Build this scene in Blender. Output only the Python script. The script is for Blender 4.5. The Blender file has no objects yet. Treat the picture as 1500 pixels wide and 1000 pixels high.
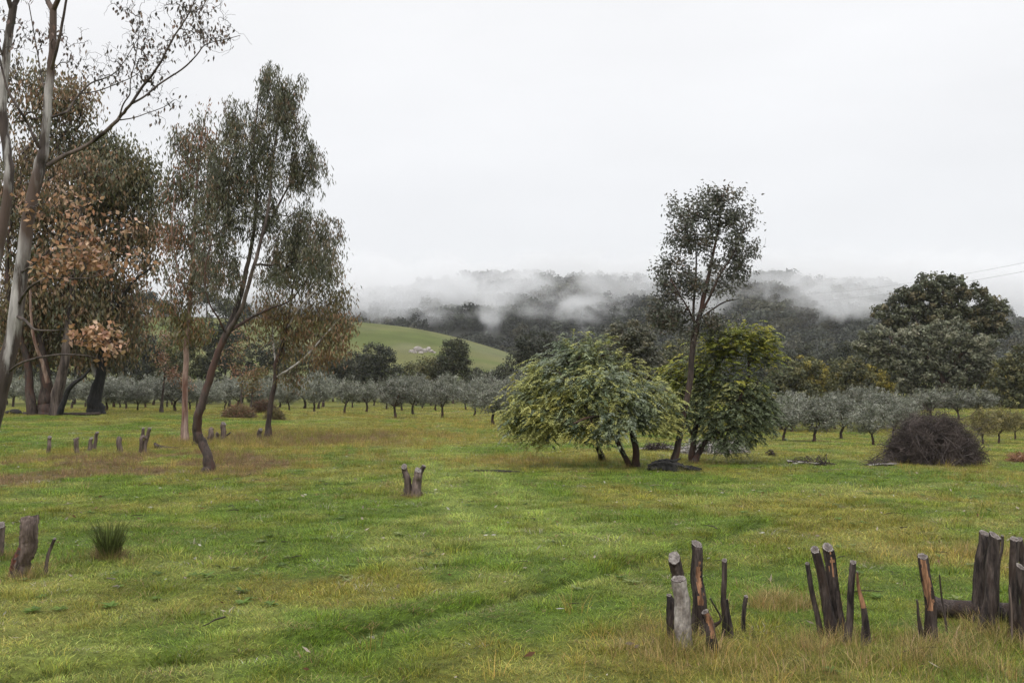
import bpy, math, random
import numpy as np
from mathutils import Vector

rng = np.random.default_rng(7)
random.seed(7)
S = bpy.context.scene
COL = S.collection
R = math.radians

# ------------------------------------------------------------------ camera, sky, sun, exposure
EYE = 1.8
F = 1500.0                      # focal length in pixels of the 1500 x 1000 photograph
PITCH = math.atan(40 / 1500)
cam_d = bpy.data.cameras.new('camera')
cam_d.sensor_width = 36.0
cam_d.lens = 36.0
cam_d.clip_start = 0.1
cam_d.clip_end = 9000
cam = bpy.data.objects.new('camera', cam_d)
COL.objects.link(cam)
cam.location = (0, 0, EYE)
cam.rotation_euler = (R(90) + PITCH, 0, 0)
S.camera = cam

SUN_EL, SUN_AZ = R(52), R(205)  # azimuth from +Y clockwise: a veiled sun behind the camera
w = bpy.data.worlds.new('World')
S.world = w
w.use_nodes = True
wn = w.node_tree
wn.nodes.clear()
def WN(t, **k):
    n = wn.nodes.new(t)
    for a, b in k.items(): setattr(n, a, b)
    return n
wl = wn.links.new
sky = WN('ShaderNodeTexSky', sky_type='NISHITA', sun_disc=False)
sky.sun_elevation = SUN_EL
sky.sun_rotation = SUN_AZ
geo = WN('ShaderNodeTexCoord')
sep = WN('ShaderNodeSeparateXYZ')
wl(geo.outputs['Generated'], sep.inputs[0])
ramp = WN('ShaderNodeValToRGB')                  # overcast: dim at the horizon, brighter overhead
ramp.color_ramp.interpolation = 'EASE'
el = ramp.color_ramp.elements
el[0].position, el[0].color = 0.0, (0.400, 0.406, 0.420, 1)
el[1].position, el[1].color = 1.0, (1.02, 1.02, 1.02, 1)
e = el.new(0.09); e.color = (0.412, 0.415, 0.426, 1)
e = el.new(0.34); e.color = (0.446, 0.447, 0.454, 1)
wl(sep.outputs['Z'], ramp.inputs[0])
cn = WN('ShaderNodeTexNoise')                    # soft cloud structure in the overcast
cn.inputs['Scale'].default_value = 2.2
cn.inputs['Detail'].default_value = 4
mp = WN('ShaderNodeMapping')
mp.inputs['Scale'].default_value = (1, 1, 3.2)
wl(geo.outputs['Generated'], mp.inputs[0]); wl(mp.outputs[0], cn.inputs['Vector'])
mr = WN('ShaderNodeMapRange')
mr.inputs['From Min'].default_value = 0.3; mr.inputs['From Max'].default_value = 0.7
mr.inputs['To Min'].default_value = 0.95 * 20; mr.inputs['To Max'].default_value = 1.05 * 20
wl(cn.outputs[0], mr.inputs[0])
vm = WN('ShaderNodeVectorMath', operation='SCALE')
wl(ramp.outputs[0], vm.inputs[0]); wl(mr.outputs[0], vm.inputs['Scale'])
mx = WN('ShaderNodeMix', data_type='RGBA')
mx.inputs[0].default_value = 0.94
wl(sky.outputs[0], mx.inputs[6]); wl(vm.outputs[0], mx.inputs[7])
bg = WN('ShaderNodeBackground'); bg.inputs[1].default_value = 0.1
wo = WN('ShaderNodeOutputWorld')
wl(mx.outputs[2], bg.inputs[0]); wl(bg.outputs[0], wo.inputs[0])

sun_d = bpy.data.lights.new('sun', 'SUN')
sun_d.energy = 1.5
sun_d.angle = R(40)
sun_d.color = (1.0, 0.96, 0.9)
sun = bpy.data.objects.new('sun', sun_d)
COL.objects.link(sun)
sd = Vector((math.sin(SUN_AZ) * math.cos(SUN_EL), math.cos(SUN_AZ) * math.cos(SUN_EL), math.sin(SUN_EL)))
sun.rotation_euler = sd.to_track_quat('Z', 'Y').to_euler()

S.view_settings.view_transform = 'Standard'
S.view_settings.look = 'None'
S.view_settings.exposure = 0.14
S.view_settings.gamma = 1.0
S.view_settings.use_curve_mapping = False
S.render.engine = 'CYCLES'
cy = S.cycles
cy.use_denoising = True
cy.max_bounces = 12
cy.diffuse_bounces = 4
cy.transmission_bounces = 4
cy.transparent_max_bounces = 8
cy.volume_bounces = 6
cy.volume_max_steps = 256

# ------------------------------------------------------------------ helpers
def ray(px, py):
    px = float(px); py = float(py)
    u, v = (px - 750) / F, (500 - py) / F
    f = Vector((0, math.cos(PITCH), math.sin(PITCH)))
    up = Vector((0, -math.sin(PITCH), math.cos(PITCH)))
    return f + u * Vector((1, 0, 0)) + v * up
def at(px, py, D):
    d = ray(px, py)
    return np.array(Vector((0, 0, EYE)) + d * float(D / d.y))

_h = np.random.default_rng(99).random((256, 256))
def vnoise(x, y):
    x = np.asarray(x, float); y = np.asarray(y, float)
    xi = np.floor(x).astype(int); yi = np.floor(y).astype(int)
    fx = x - xi; fy = y - yi
    fx = fx * fx * (3 - 2 * fx); fy = fy * fy * (3 - 2 * fy)
    a = _h[xi & 255, yi & 255]; b = _h[(xi + 1) & 255, yi & 255]
    c = _h[xi & 255, (yi + 1) & 255]; d = _h[(xi + 1) & 255, (yi + 1) & 255]
    return (a * (1 - fx) + b * fx) * (1 - fy) + (c * (1 - fx) + d * fx) * fy
def fbm(x, y, o=4):
    s = 0; a = 0.5; t = 0
    for i in range(o):
        s = s + a * vnoise(x * 2 ** i + 17.3 * i, y * 2 ** i + 5.1 * i); t += a; a *= 0.5
    return s / t
def sstep(a, b, x):
    t = np.clip((x - a) / (b - a), 0, 1)
    return t * t * (3 - 2 * t)

def mesh_from(name, V, Fq, tint=None, smooth=False, mats=None, midx=None):
    V = np.ascontiguousarray(V, np.float32).reshape(-1, 3)
    Fq = np.ascontiguousarray(Fq, np.int32)
    k = Fq.shape[1]; n = Fq.shape[0]
    me = bpy.data.meshes.new(name)
    me.vertices.add(len(V)); me.vertices.foreach_set('co', V.ravel())
    me.loops.add(n * k); me.loops.foreach_set('vertex_index', Fq.ravel())
    me.polygons.add(n)
    me.polygons.foreach_set('loop_start', np.arange(0, n * k, k, dtype=np.int32))
    me.polygons.foreach_set('loop_total', np.full(n, k, np.int32))
    if midx is not None: me.polygons.foreach_set('material_index', np.asarray(midx, np.int32))
    me.polygons.foreach_set('use_smooth', np.full(n, smooth, bool))
    if tint is not None:
        a = me.color_attributes.new('tint', 'FLOAT_COLOR', 'POINT')
        t = np.ones((len(V), 4), np.float32); t[:, :3] = tint
        a.data.foreach_set('color', t.ravel())
    me.update(calc_edges=True)
    for m in (mats or []): me.materials.append(m)
    return me
def obj(name, me, parent=None, kind=None, loc=None):
    o = bpy.data.objects.new(name, me)
    COL.objects.link(o)
    if parent is not None: o.parent = parent
    if kind: o['kind'] = kind
    if loc is not None: o.location = loc
    return o
def tag(o, label, cat, group=None):
    o['label'] = label; o['category'] = cat
    if group: o['group'] = group
    return o
def thing(name, label, cat, loc, group=None):
    o = bpy.data.objects.new(name, None)
    o.empty_display_size = 0.2
    COL.objects.link(o); o.location = [float(v) for v in loc]
    return tag(o, label, cat, group)

def smooth_path(pts, n):
    """Catmull-Rom through (x, y, z, r) points, n samples."""
    P = np.asarray(pts, float)
    if len(P) == 2:
        t = np.linspace(0, 1, n)[:, None]; return P[0] * (1 - t) + P[1] * t
    Q = np.vstack([2 * P[0] - P[1], P, 2 * P[-1] - P[-2]])
    out = []
    for s in np.linspace(0, len(P) - 1, n):
        i = min(int(s), len(P) - 2); t = s - i
        a, b, c, d = Q[i:i + 4]
        out.append(0.5 * (2 * b + (c - a) * t + (2 * a - 5 * b + 4 * c - d) * t * t + (3 * b - 3 * c + d - a) * t ** 3))
    return np.array(out)
def tubes(P, Rr, k, rough=0.0, seed=0):
    """P (m,n,3) paths, Rr (m,n) radii -> verts, quads (open ends)."""
    P = np.asarray(P, float); m, n, _ = P.shape
    T = np.gradient(P, axis=1)
    T /= np.linalg.norm(T, axis=2, keepdims=True) + 1e-9
    g = np.random.default_rng(seed + m)
    mean = P[:, -1] - P[:, 0]
    ref = np.cross(mean, g.normal(size=(m, 3)))
    ref /= np.linalg.norm(ref, axis=1, keepdims=True) + 1e-9
    A = ref[:, None, :] - T * np.sum(ref[:, None, :] * T, axis=2, keepdims=True)
    A /= np.linalg.norm(A, axis=2, keepdims=True) + 1e-9
    B = np.cross(T, A)
    th = np.arange(k) * 2 * math.pi / k
    rad = np.asarray(Rr, float)[:, :, None] * np.ones(k)
    if rough:
        s_ = np.arange(n)[None, :, None] * np.ones((m, 1, k)); a_ = np.cos(th)[None, None, :] * np.ones((m, n, 1)); b_2 = np.sin(th)[None, None, :] * np.ones((m, n, 1))
        wob = fbm(s_ * 0.35 + a_ * 1.1 + seed * 3.1 + np.arange(m)[:, None, None] * 7.7, b_2 * 1.1 + s_ * 0.11 + 20, 3) - 0.5
        rad = rad * (1 + rough * 3.2 * wob)
    V = P[:, :, None, :] + rad[..., None] * (A[:, :, None, :] * np.cos(th)[:, None] + B[:, :, None, :] * np.sin(th)[:, None])
    idx = np.arange(m * n * k).reshape(m, n, k)
    q = np.stack([idx[:, :-1], np.roll(idx[:, :-1], -1, axis=2), np.roll(idx[:, 1:], -1, axis=2), idx[:, 1:]], axis=-1).reshape(-1, 4)
    return V.reshape(-1, 3), q
def merge(parts):
    V = []; Fq = []; n = 0
    for v, f in parts:
        V.append(v); Fq.append(np.asarray(f) + n); n += len(v)
    return np.vstack(V), np.vstack(Fq)
def unit(a):
    return a / (np.linalg.norm(a, axis=-1, keepdims=True) + 1e-9)
def leaf_quads(c, ax, L, Wd, g):
    """c (N,3) base points, ax (N,3) axes: one rhombic blade each."""
    N = len(c); ax = unit(ax)
    s = unit(np.cross(ax, g.normal(size=(N, 3))))
    L = np.broadcast_to(L, N)[:, None]; Wd = np.broadcast_to(Wd, N)[:, None]
    V = np.stack([c, c + ax * L * 0.42 + s * Wd / 2, c + ax * L, c + ax * L * 0.42 - s * Wd / 2], axis=1)
    return V.reshape(-1, 3), np.arange(N * 4).reshape(N, 4)

def leaf_facing(c, nrm, L, Wd, g):
    """leaves lying across the direction nrm, as on the outside of a clump"""
    N = len(c); nrm = unit(nrm)
    ax = unit(np.cross(nrm, g.normal(size=(N, 3)))); s = np.cross(nrm, ax)
    L = np.broadcast_to(L, N)[:, None]; Wd = np.broadcast_to(Wd, N)[:, None]
    V = np.stack([c - ax * L * .5, c + s * Wd / 2, c + ax * L * .5, c - s * Wd / 2], axis=1)
    return V.reshape(-1, 3), np.arange(N * 4).reshape(N, 4)
def clumps(tips, rc, per, L, Wd, cols, g, var=.22, flat=.8, colw=None, loose=.55):
    n = len(tips) * per; k = np.repeat(np.arange(len(tips)), per)
    rr = (rc * g.uniform(.65, 1.25, len(tips)))[k][:, None]
    d = unit(g.normal(size=(n, 3)) + np.array([0, 0, .25]))
    c = tips[k] + d * np.array([1, 1, flat]) * rr * (g.random(n)[:, None] ** .5) * np.where(g.random(n) < .3, 1.5, 1.1)[:, None]
    v, f = leaf_facing(c, d + g.normal(size=(n, 3)) * loose, L * g.uniform(.6, 1.25, n), Wd * g.uniform(.6, 1.25, n), g)
    cols = np.asarray(cols, float); pk = g.choice(len(cols), len(tips), p=colw)
    t = cols[pk][k] * g.uniform(1 - var, 1 + var, (n, 1)) * g.uniform(.95, 1.05, (n, 3))
    return v, f, np.repeat(t, 4, 0)

# ------------------------------------------------------------------ materials
def new_mat(name):
    m = bpy.data.materials.new(name); m.use_nodes = True
    nt = m.node_tree; nt.nodes.clear()
    def N(t, **k):
        n = nt.nodes.new(t)
        for a, b in k.items(): setattr(n, a, b)
        return n
    return m, nt, N, nt.links.new
def leaf_mat(name, trans=0.25, rough=0.5, spec=0.35, instancer=False):
    m, nt, N, L = new_mat(name)
    at_ = N('ShaderNodeAttribute', attribute_name='tint')
    if instancer: at_.attribute_type = 'INSTANCER'
    p = N('ShaderNodeBsdfPrincipled')
    p.inputs['Roughness'].default_value = rough
    p.inputs['Specular IOR Level'].default_value = spec
    t = N('ShaderNodeBsdfTranslucent')
    mix = N('ShaderNodeMixShader'); mix.inputs[0].default_value = trans
    o = N('ShaderNodeOutputMaterial')
    col = at_.outputs['Color']
    if instancer:                                       # each blade of a clump has its own tone
        sh = N('ShaderNodeAttribute', attribute_name='tint'); sh.attribute_type = 'GEOMETRY'
        mu = N('ShaderNodeVectorMath', operation='MULTIPLY')
        L(col, mu.inputs[0]); L(sh.outputs['Color'], mu.inputs[1]); col = mu.outputs[0]
    L(col, p.inputs['Base Color']); L(col, t.inputs['Color'])
    L(p.outputs[0], mix.inputs[1]); L(t.outputs[0], mix.inputs[2]); L(mix.outputs[0], o.inputs[0])
    return m
def bark_mat(name, c1, c2, scale=6.0, lo=0.42, hi=0.58, stretch=0.25, rough=0.75, c3=None, bump=0.4, fine=1.0):
    m, nt, N, L = new_mat(name)
    tc = N('ShaderNodeTexCoord'); mpn = N('ShaderNodeMapping')
    mpn.inputs['Scale'].default_value = (1, 1, stretch)
    L(tc.outputs['Object'], mpn.inputs[0])
    n1 = N('ShaderNodeTexNoise'); n1.inputs['Scale'].default_value = scale; n1.inputs['Detail'].default_value = 6
    n1.inputs['Roughness'].default_value = 0.62
    L(mpn.outputs[0], n1.inputs['Vector'])
    r = N('ShaderNodeValToRGB')
    r.color_ramp.elements[0].position = lo; r.color_ramp.elements[0].color = (*c1, 1)
    r.color_ramp.elements[1].position = hi; r.color_ramp.elements[1].color = (*c2, 1)
    L(n1.outputs[0], r.inputs[0])
    n2 = N('ShaderNodeTexNoise'); n2.inputs['Scale'].default_value = scale * 5; n2.inputs['Detail'].default_value = 5
    L(mpn.outputs[0], n2.inputs['Vector'])
    mulr = N('ShaderNodeMapRange'); mulr.inputs['From Min'].default_value = 0.3; mulr.inputs['From Max'].default_value = 0.7
    mulr.inputs['To Min'].default_value = 0.65; mulr.inputs['To Max'].default_value = 1.3
    L(n2.outputs[0], mulr.inputs[0])
    sc = N('ShaderNodeVectorMath', operation='SCALE')
    L(r.outputs[0], sc.inputs[0]); L(mulr.outputs[0], sc.inputs['Scale'])
    col = sc.outputs[0]
    if c3 is not None:
        n3 = N('ShaderNodeTexNoise'); n3.inputs['Scale'].default_value = scale * 0.6; n3.inputs['Detail'].default_value = 3
        mp3 = N('ShaderNodeMapping'); mp3.inputs['Location'].default_value = (7, 3, 1); mp3.inputs['Scale'].default_value = (1, 1, stretch * 1.5)
        L(tc.outputs['Object'], mp3.inputs[0]); L(mp3.outputs[0], n3.inputs['Vector'])
        r3 = N('ShaderNodeMapRange'); r3.inputs['From Min'].default_value = 0.5; r3.inputs['From Max'].default_value = 0.62
        L(n3.outputs[0], r3.inputs[0])
        mm = N('ShaderNodeMix', data_type='RGBA'); mm.inputs[7].default_value = (*c3, 1)
        L(r3.outputs[0], mm.inputs[0]); L(col, mm.inputs[6]); col = mm.outputs[2]
    p = N('ShaderNodeBsdfPrincipled'); p.inputs['Roughness'].default_value = rough
    p.inputs['Specular IOR Level'].default_value = 0.3
    L(col, p.inputs['Base Color'])
    b = N('ShaderNodeBump'); b.inputs['Strength'].default_value = bump; b.inputs['Distance'].default_value = 0.02
    L(n2.outputs[0], b.inputs['Height']); L(b.outputs[0], p.inputs['Normal'])
    o = N('ShaderNodeOutputMaterial'); L(p.outputs[0], o.inputs[0])
    return m

M_leaf = leaf_mat('leaf', 0.22, 0.45, 0.4)
M_frond = leaf_mat('frond', 0.2, 0.6, 0.25)
M_olive = leaf_mat('olive_leaf', 0.12, 0.42, 0.5)
M_far = leaf_mat('far_leaf', 0.15, 0.6, 0.2)
M_grass = leaf_mat('grass_blade', 0.36, 0.40, 0.22, instancer=True)
M_gum = bark_mat('smooth_gum_bark', (0.055, 0.042, 0.036), (0.33, 0.31, 0.295), 4.5, 0.48, 0.555, 0.16, c3=(0.085, 0.058, 0.046), bump=0.8)
M_white = bark_mat('white_gum_bark', (0.10, 0.075, 0.06), (0.46, 0.43, 0.40), 5.0, 0.36, 0.5, 0.3)
M_gum2 = bark_mat('streaked_gum_bark', (0.028, 0.020, 0.017), (0.12, 0.092, 0.078), 4.0, 0.42, 0.6, 0.12)
M_red = bark_mat('red_gum_bark', (0.12, 0.06, 0.042), (0.33, 0.24, 0.20), 5.0, 0.40, 0.62, 0.15)
M_dark = bark_mat('dark_bark', (0.022, 0.016, 0.014), (0.088, 0.062, 0.051), 7.0, 0.35, 0.7, 0.25, c3=(0.068, 0.036, 0.027))
M_twig = bark_mat('twig_bark', (0.035, 0.026, 0.022), (0.10, 0.078, 0.068), 9.0, 0.4, 0.65, 0.4, bump=0.1)
M_stump = bark_mat('stump_bark', (0.014, 0.010, 0.010), (0.15, 0.115, 0.10), 22.0, 0.40, 0.74, 0.16, c3=(0.042, 0.027, 0.021), bump=1.0)
M_stump_pale = bark_mat('pale_stump_bark', (0.15, 0.125, 0.11), (0.36, 0.33, 0.30), 12.0, 0.38, 0.66, 0.5, bump=0.6)
M_post = bark_mat('weathered_wood', (0.036, 0.024, 0.020), (0.20, 0.150, 0.128), 16.0, 0.36, 0.68, 0.08, bump=0.8)
M_orange = bark_mat('exposed_red_wood', (0.055, 0.026, 0.016), (0.42, 0.22, 0.12), 26.0, 0.36, 0.66, 0.14)
M_rust = bark_mat('rusty_wood', (0.05, 0.018, 0.012), (0.17, 0.065, 0.042), 18.0, 0.35, 0.65, 0.15, bump=0.8)
M_cut = bark_mat('cut_wood', (0.10, 0.085, 0.078), (0.31, 0.28, 0.255), 30.0, 0.35, 0.7, 1.0)
M_cutdark = bark_mat('wet_cut_wood', (0.06, 0.048, 0.044), (0.19, 0.16, 0.145), 30.0, 0.35, 0.7, 1.0)
M_black = bark_mat('charred_wood', (0.008, 0.008, 0.008), (0.03, 0.027, 0.026), 10.0, 0.4, 0.7, 0.3, bump=1.0)
M_brush = bark_mat('brush_twig', (0.026, 0.020, 0.019), (0.118, 0.092, 0.082), 3.0, 0.36, 0.66, 1.0, bump=0.0)
M_silver = bark_mat('bleached_wood', (0.22, 0.20, 0.19), (0.5, 0.47, 0.45), 10.0, 0.35, 0.7, 0.3)
M_rock = bark_mat('granite', (0.11, 0.092, 0.08), (0.36, 0.33, 0.305), 0.9, 0.35, 0.65, 1.0, bump=0.6)

# ------------------------------------------------------------------ the lie of the land
TRACK = None
def G0(x, y):
    x = np.asarray(x, float); y = np.asarray(y, float)
    yp = np.maximum(y, 0)
    z = np.where(y < 0, -0.028 * y, -5.2 * (1 - np.exp(-yp / 186)))
    z = z + 0.75 * np.exp(-((x + 27) ** 2 / 20 ** 2 + (y - 60) ** 2 / 24 ** 2))
    z = z - 0.65 * np.exp(-((x - 24) ** 2 / 15 ** 2 + (y - 58) ** 2 / 20 ** 2))
    return z
def G(x, y):
    x = np.asarray(x, float); y = np.asarray(y, float)
    z = G0(x, y)
    near = np.exp(-np.maximum(y - 60, 0) / 60)
    z = z + near * (0.16 * (fbm(x / 7 + 3, y / 7 + 9, 3) - 0.5) + 0.07 * (fbm(x / 0.9, y / 0.9 + 4, 3) - 0.5))
    if TRACK is not None:
        d = track_dist(x, y)
        z = z - 0.09 * np.exp(-(d / 0.13) ** 2) + 0.03 * np.exp(-((d - 0.38) / 0.2) ** 2)
    return z
def track_dist(x, y):
    sh = np.shape(x); x = np.ravel(x); y = np.ravel(y)
    best = np.full(len(x), 1e9)
    m = (y > 3) & (y < 40)
    if m.any():
        xs, ys = x[m], y[m]; b = np.full(len(xs), 1e9)
        for (x0, y0), (x1, y1) in zip(TRACK[:-1], TRACK[1:]):
            dx, dy = x1 - x0, y1 - y0
            t = np.clip(((xs - x0) * dx + (ys - y0) * dy) / (dx * dx + dy * dy), 0, 1)
            b = np.minimum(b, np.hypot(xs - x0 - t * dx, ys - y0 - t * dy))
        best[m] = b
    return best.reshape(sh)
_D = np.concatenate([np.arange(3, 40, 0.05), np.arange(40, 400, 0.3)])
def gnd(px, py, f=None):
    """where the line of sight through a pixel meets the field"""
    d = ray(px, py); t = _D / d.y
    x, z = d.x * t, EYE + d.z * t
    below = np.nonzero(z < (f or G)(x, _D))[0]
    i = below[0] if len(below) else len(_D) - 1
    return np.array([x[i], _D[i], float((f or G)(x[i], _D[i]))])
_tp = [(-40, 1012), (120, 985), (300, 972), (480, 945), (640, 908), (760, 878), (860, 852), (950, 824), (1060, 790), (1180, 757), (1300, 735)]
TRACK = smooth_path([[*gnd(a, b, G0)[:2], 0, 0] for a, b in _tp], 40)[:, :2]
RUT2 = smooth_path([[*gnd(a, b, G0)[:2], 0, 0] for a, b in [(600, 640), (645, 668), (672, 690), (700, 725), (760, 770), (840, 800)]], 30)[:, :2]
def dist_poly(Pl, x, y):
    b = np.full(np.shape(x), 1e9)
    for (x0, y0), (x1, y1) in zip(Pl[:-1], Pl[1:]):
        dx, dy = x1 - x0, y1 - y0
        t = np.clip(((x - x0) * dx + (y - y0) * dy) / (dx * dx + dy * dy), 0, 1)
        b = np.minimum(b, np.hypot(x - x0 - t * dx, y - y0 - t * dy))
    return b

# colour of the sward: green, olive, straw and brown patches
GREEN = np.array([0.136, 0.212, 0.026]); OLIVE = np.array([0.220, 0.228, 0.040])
STRAW = np.array([0.33, 0.265, 0.070]); BROWN = np.array([0.205, 0.142, 0.076]); PALE = np.array([0.31, 0.335, 0.085])
def blob(x, y, px, py, rx, ry):
    c = gnd(px, py, G0); return np.exp(-((x - c[0]) ** 2 / rx ** 2 + (y - c[1]) ** 2 / ry ** 2))
def dryness(x, y):
    d = 0.5 * fbm(x / 3.0 + 40, y / 4.0, 4) + 0.25 * fbm(x / 0.5, y / 0.5 + 77, 2) - 0.22
    d = d + (0.36 * blob(x, y, 180, 690, 7, 5) + 0.34 * blob(x, y, 290, 672, 4, 6) + 0.36 * blob(x, y, 20, 695, 4, 4)) * (0.15 + 1.3 * sstep(.35, .65, fbm(x / 1.3 + 60, y / 2.2 + 13, 3)))
    d = d + 0.35 * blob(x, y, 480, 640, 7, 9) + 0.3 * blob(x, y, 390, 640, 4, 6)
    d = d + 0.16 * blob(x, y, 1250, 960, 2.6, 1.6) + 0.25 * blob(x, y, 1440, 820, 2.2, 2.5) + 0.2 * blob(x, y, 1490, 700, 4, 4)
    d = d + 0.25 * blob(x, y, 860, 675, 3.2, 2.0) + 0.14 * sstep(40, 75, y)
    d = d - 0.3 * blob(x, y, 480, 760, 4, 5) - 0.35 * blob(x, y, 1000, 700, 8, 2.2) - 0.35 * blob(x, y, 60, 640, 4, 8)
    d = d - 0.2 * np.exp(-(track_dist(x, y) / 0.35) ** 2)
    return d
def sward(x, y):
    d = dryness(x, y)
    g = fbm(x / 1.7 + 11, y / 2.4 + 31, 4); p = fbm(x / 1.1 + 90, y / 1.6, 3)
    lush = 0.35 * blob(x, y, 480, 770, 5, 5) + 0.5 * blob(x, y, 1000, 705, 8, 3) + 0.5 * blob(x, y, 60, 640, 4, 8) \
        + 0.15 * np.exp(-(track_dist(x, y) / 0.25) ** 2) - 0.25 * sstep(8.5, 6, y) - 0.22 * sstep(34, 55, y)
    a = sstep(0.62, 0.36, g - lush * 0.45)[..., None]
    c = OLIVE * (1 - a) + GREEN * a
    a = (sstep(0.57, 0.72, p) * 0.55)[..., None]; c = c * (1 - a) + PALE * a
    rp = np.where((y > 10) & (y < 70), dist_poly(RUT2, x, y), 9)
    a = (0.7 * np.exp(-((rp - 0.55) / 0.45) ** 2))[..., None]; c = c * (1 - a) + PALE * np.array([.9, 1.08, .9]) * a
    a = sstep(0.21, 0.52, d)[..., None]; a = a * 0.58; c = c * (1 - a) + STRAW * a * 0.95
    a = (sstep(0.42, 0.75, d) * 0.85)[..., None]; c = c * (1 - a) + BROWN * a
    a = (0.85 * np.exp(-(track_dist(x, y) / 0.11) ** 2) * (0.7 + 0.3 * sstep(.4, .6, fbm(x / .9, y / .9 + 50, 2))))[..., None]   # lush wet grass in the rut
    c = c * (1 - a) + np.array([0.050, 0.072, 0.016]) * a
    m_ = 0.72 + 0.56 * fbm(x / 0.28 + 7, y / 0.42 + 3, 3)            # small patches of lighter and darker sward
    c = c * m_[..., None]
    return c

# ------------------------------------------------------------------ ground sheet
def axis(a, spec):
    out = [a]
    for end, s0, s1 in spec:
        st = out[-1]
        while out[-1] < end:
            t = (out[-1] - st) / (end - st); out.append(out[-1] + s0 + (s1 - s0) * t)
    return np.array(out)
ys = axis(-40, [(4, 4, 0.3), (24, 0.10, 0.22), (80, 0.25, 2.0), (400, 2.0, 20), (3500, 25, 250)])
xp = axis(0, [(10, 0.14, 0.2), (40, 0.22, 1.5), (150, 2, 12), (2500, 15, 200)])
xs = np.concatenate([-xp[:0:-1], xp])
X, Y = np.meshgrid(xs, ys)
Z = G(X, Y)
idx = np.arange(X.size).reshape(X.shape)
quads = np.stack([idx[:-1, :-1], idx[:-1, 1:], idx[1:, 1:], idx[1:, :-1]], -1).reshape(-1, 4)
tint = sward(X.ravel(), Y.ravel())
m, nt, N, L = new_mat('turf')
a_ = N('ShaderNodeAttribute', attribute_name='tint')
tc = N('ShaderNodeTexCoord')
n1 = N('ShaderNodeTexNoise'); n1.inputs['Scale'].default_value = 9; n1.inputs['Detail'].default_value = 9; n1.inputs['Roughness'].default_value = 0.7
L(tc.outputs['Object'], n1.inputs['Vector'])
r_ = N('ShaderNodeMapRange'); r_.inputs['From Min'].default_value = 0.3; r_.inputs['From Max'].default_value = 0.7
r_.inputs['To Min'].default_value = 0.14; r_.inputs['To Max'].default_value = 0.75  # darkens the turf, painting the shade between blades into its colour
L(n1.outputs[0], r_.inputs[0])
s_ = N('ShaderNodeVectorMath', operation='SCALE'); L(a_.outputs['Color'], s_.inputs[0]); L(r_.outputs[0], s_.inputs['Scale'])
p_ = N('ShaderNodeBsdfPrincipled'); p_.inputs['Roughness'].default_value = 0.9; p_.inputs['Specular IOR Level'].default_value = 0.15
L(s_.outputs[0], p_.inputs['Base Color'])
b_ = N('ShaderNodeBump'); b_.inputs['Distance'].default_value = 0.05; b_.inputs['Strength'].default_value = 0.7
L(n1.outputs[0], b_.inputs['Height']); L(b_.outputs[0], p_.inputs['Normal'])
o_ = N('ShaderNodeOutputMaterial'); L(p_.outputs[0], o_.inputs[0])
M_turf = m
obj('ground', mesh_from('ground', np.stack([X, Y, Z], -1), quads, tint, True, [M_turf]), kind='structure')

# ------------------------------------------------------------------ green hill and forested mountain
def interp(x, pts):
    a = np.array(sorted(pts)); return np.interp(x, a[:, 0], a[:, 1])
HILL_Y = 350.0
_hp = [(at(px, py, HILL_Y)[0], at(px, py, HILL_Y)[2]) for px, py in
       [(-900, 540), (-500, 490), (-150, 470), (100, 463), (250, 464), (400, 467), (470, 469), (525, 472), (580, 476.5), (640, 487), (700, 501), (755, 519), (800, 536), (850, 556), (920, 580), (1000, 600)]]
def hill_h(x, y):
    xs2 = np.linspace(-500, 200, 351)
    top = interp(xs2, _hp); top = np.convolve(np.pad(top, 8, mode='edge'), np.ones(17) / 17, mode='valid')
    t = np.interp(x, xs2, top)
    base = -7.0
    s = sstep(205, 352, y) * (1 - sstep(352, 520, y))
    s = np.where(y < 352, 0.35 * np.clip((y - 205) / 147, 0, 1) + 0.65 * s, s)
    return base + (t - base) * s + 1.2 * (fbm(x / 40, y / 40, 3) - 0.5) * s
hx = np.arange(-430, 130, 2.5); hy = np.arange(200, 520, 2.5)
X, Y = np.meshgrid(hx, hy); Z = hill_h(X, Y)
idx = np.arange(X.size).reshape(X.shape)
quads = np.stack([idx[:-1, :-1], idx[:-1, 1:], idx[1:, 1:], idx[1:, :-1]], -1).reshape(-1, 4)
g = fbm(X.ravel() / 26, Y.ravel() / 9 + 4, 4); p = fbm(X.ravel() / 15 + 9, Y.ravel() / 30, 3)
a = sstep(0.35, 0.65, g)[:, None]
ht = np.array([0.165, 0.205, 0.050]) * (1 - a) + np.array([0.235, 0.240, 0.085]) * a
a = (sstep(0.55, 0.75, p) * 0.5)[:, None]; ht = ht * (1 - a) + np.array([0.27, 0.27, 0.15]) * a
ht = ht * (0.75 + 0.5 * fbm(X.ravel() / 5 + 1, Y.ravel() / 7, 3))[:, None]
obj('hill', mesh_from('hill', np.stack([X, Y, Z], -1), quads, ht, True, [M_turf]), kind='structure')

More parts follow.
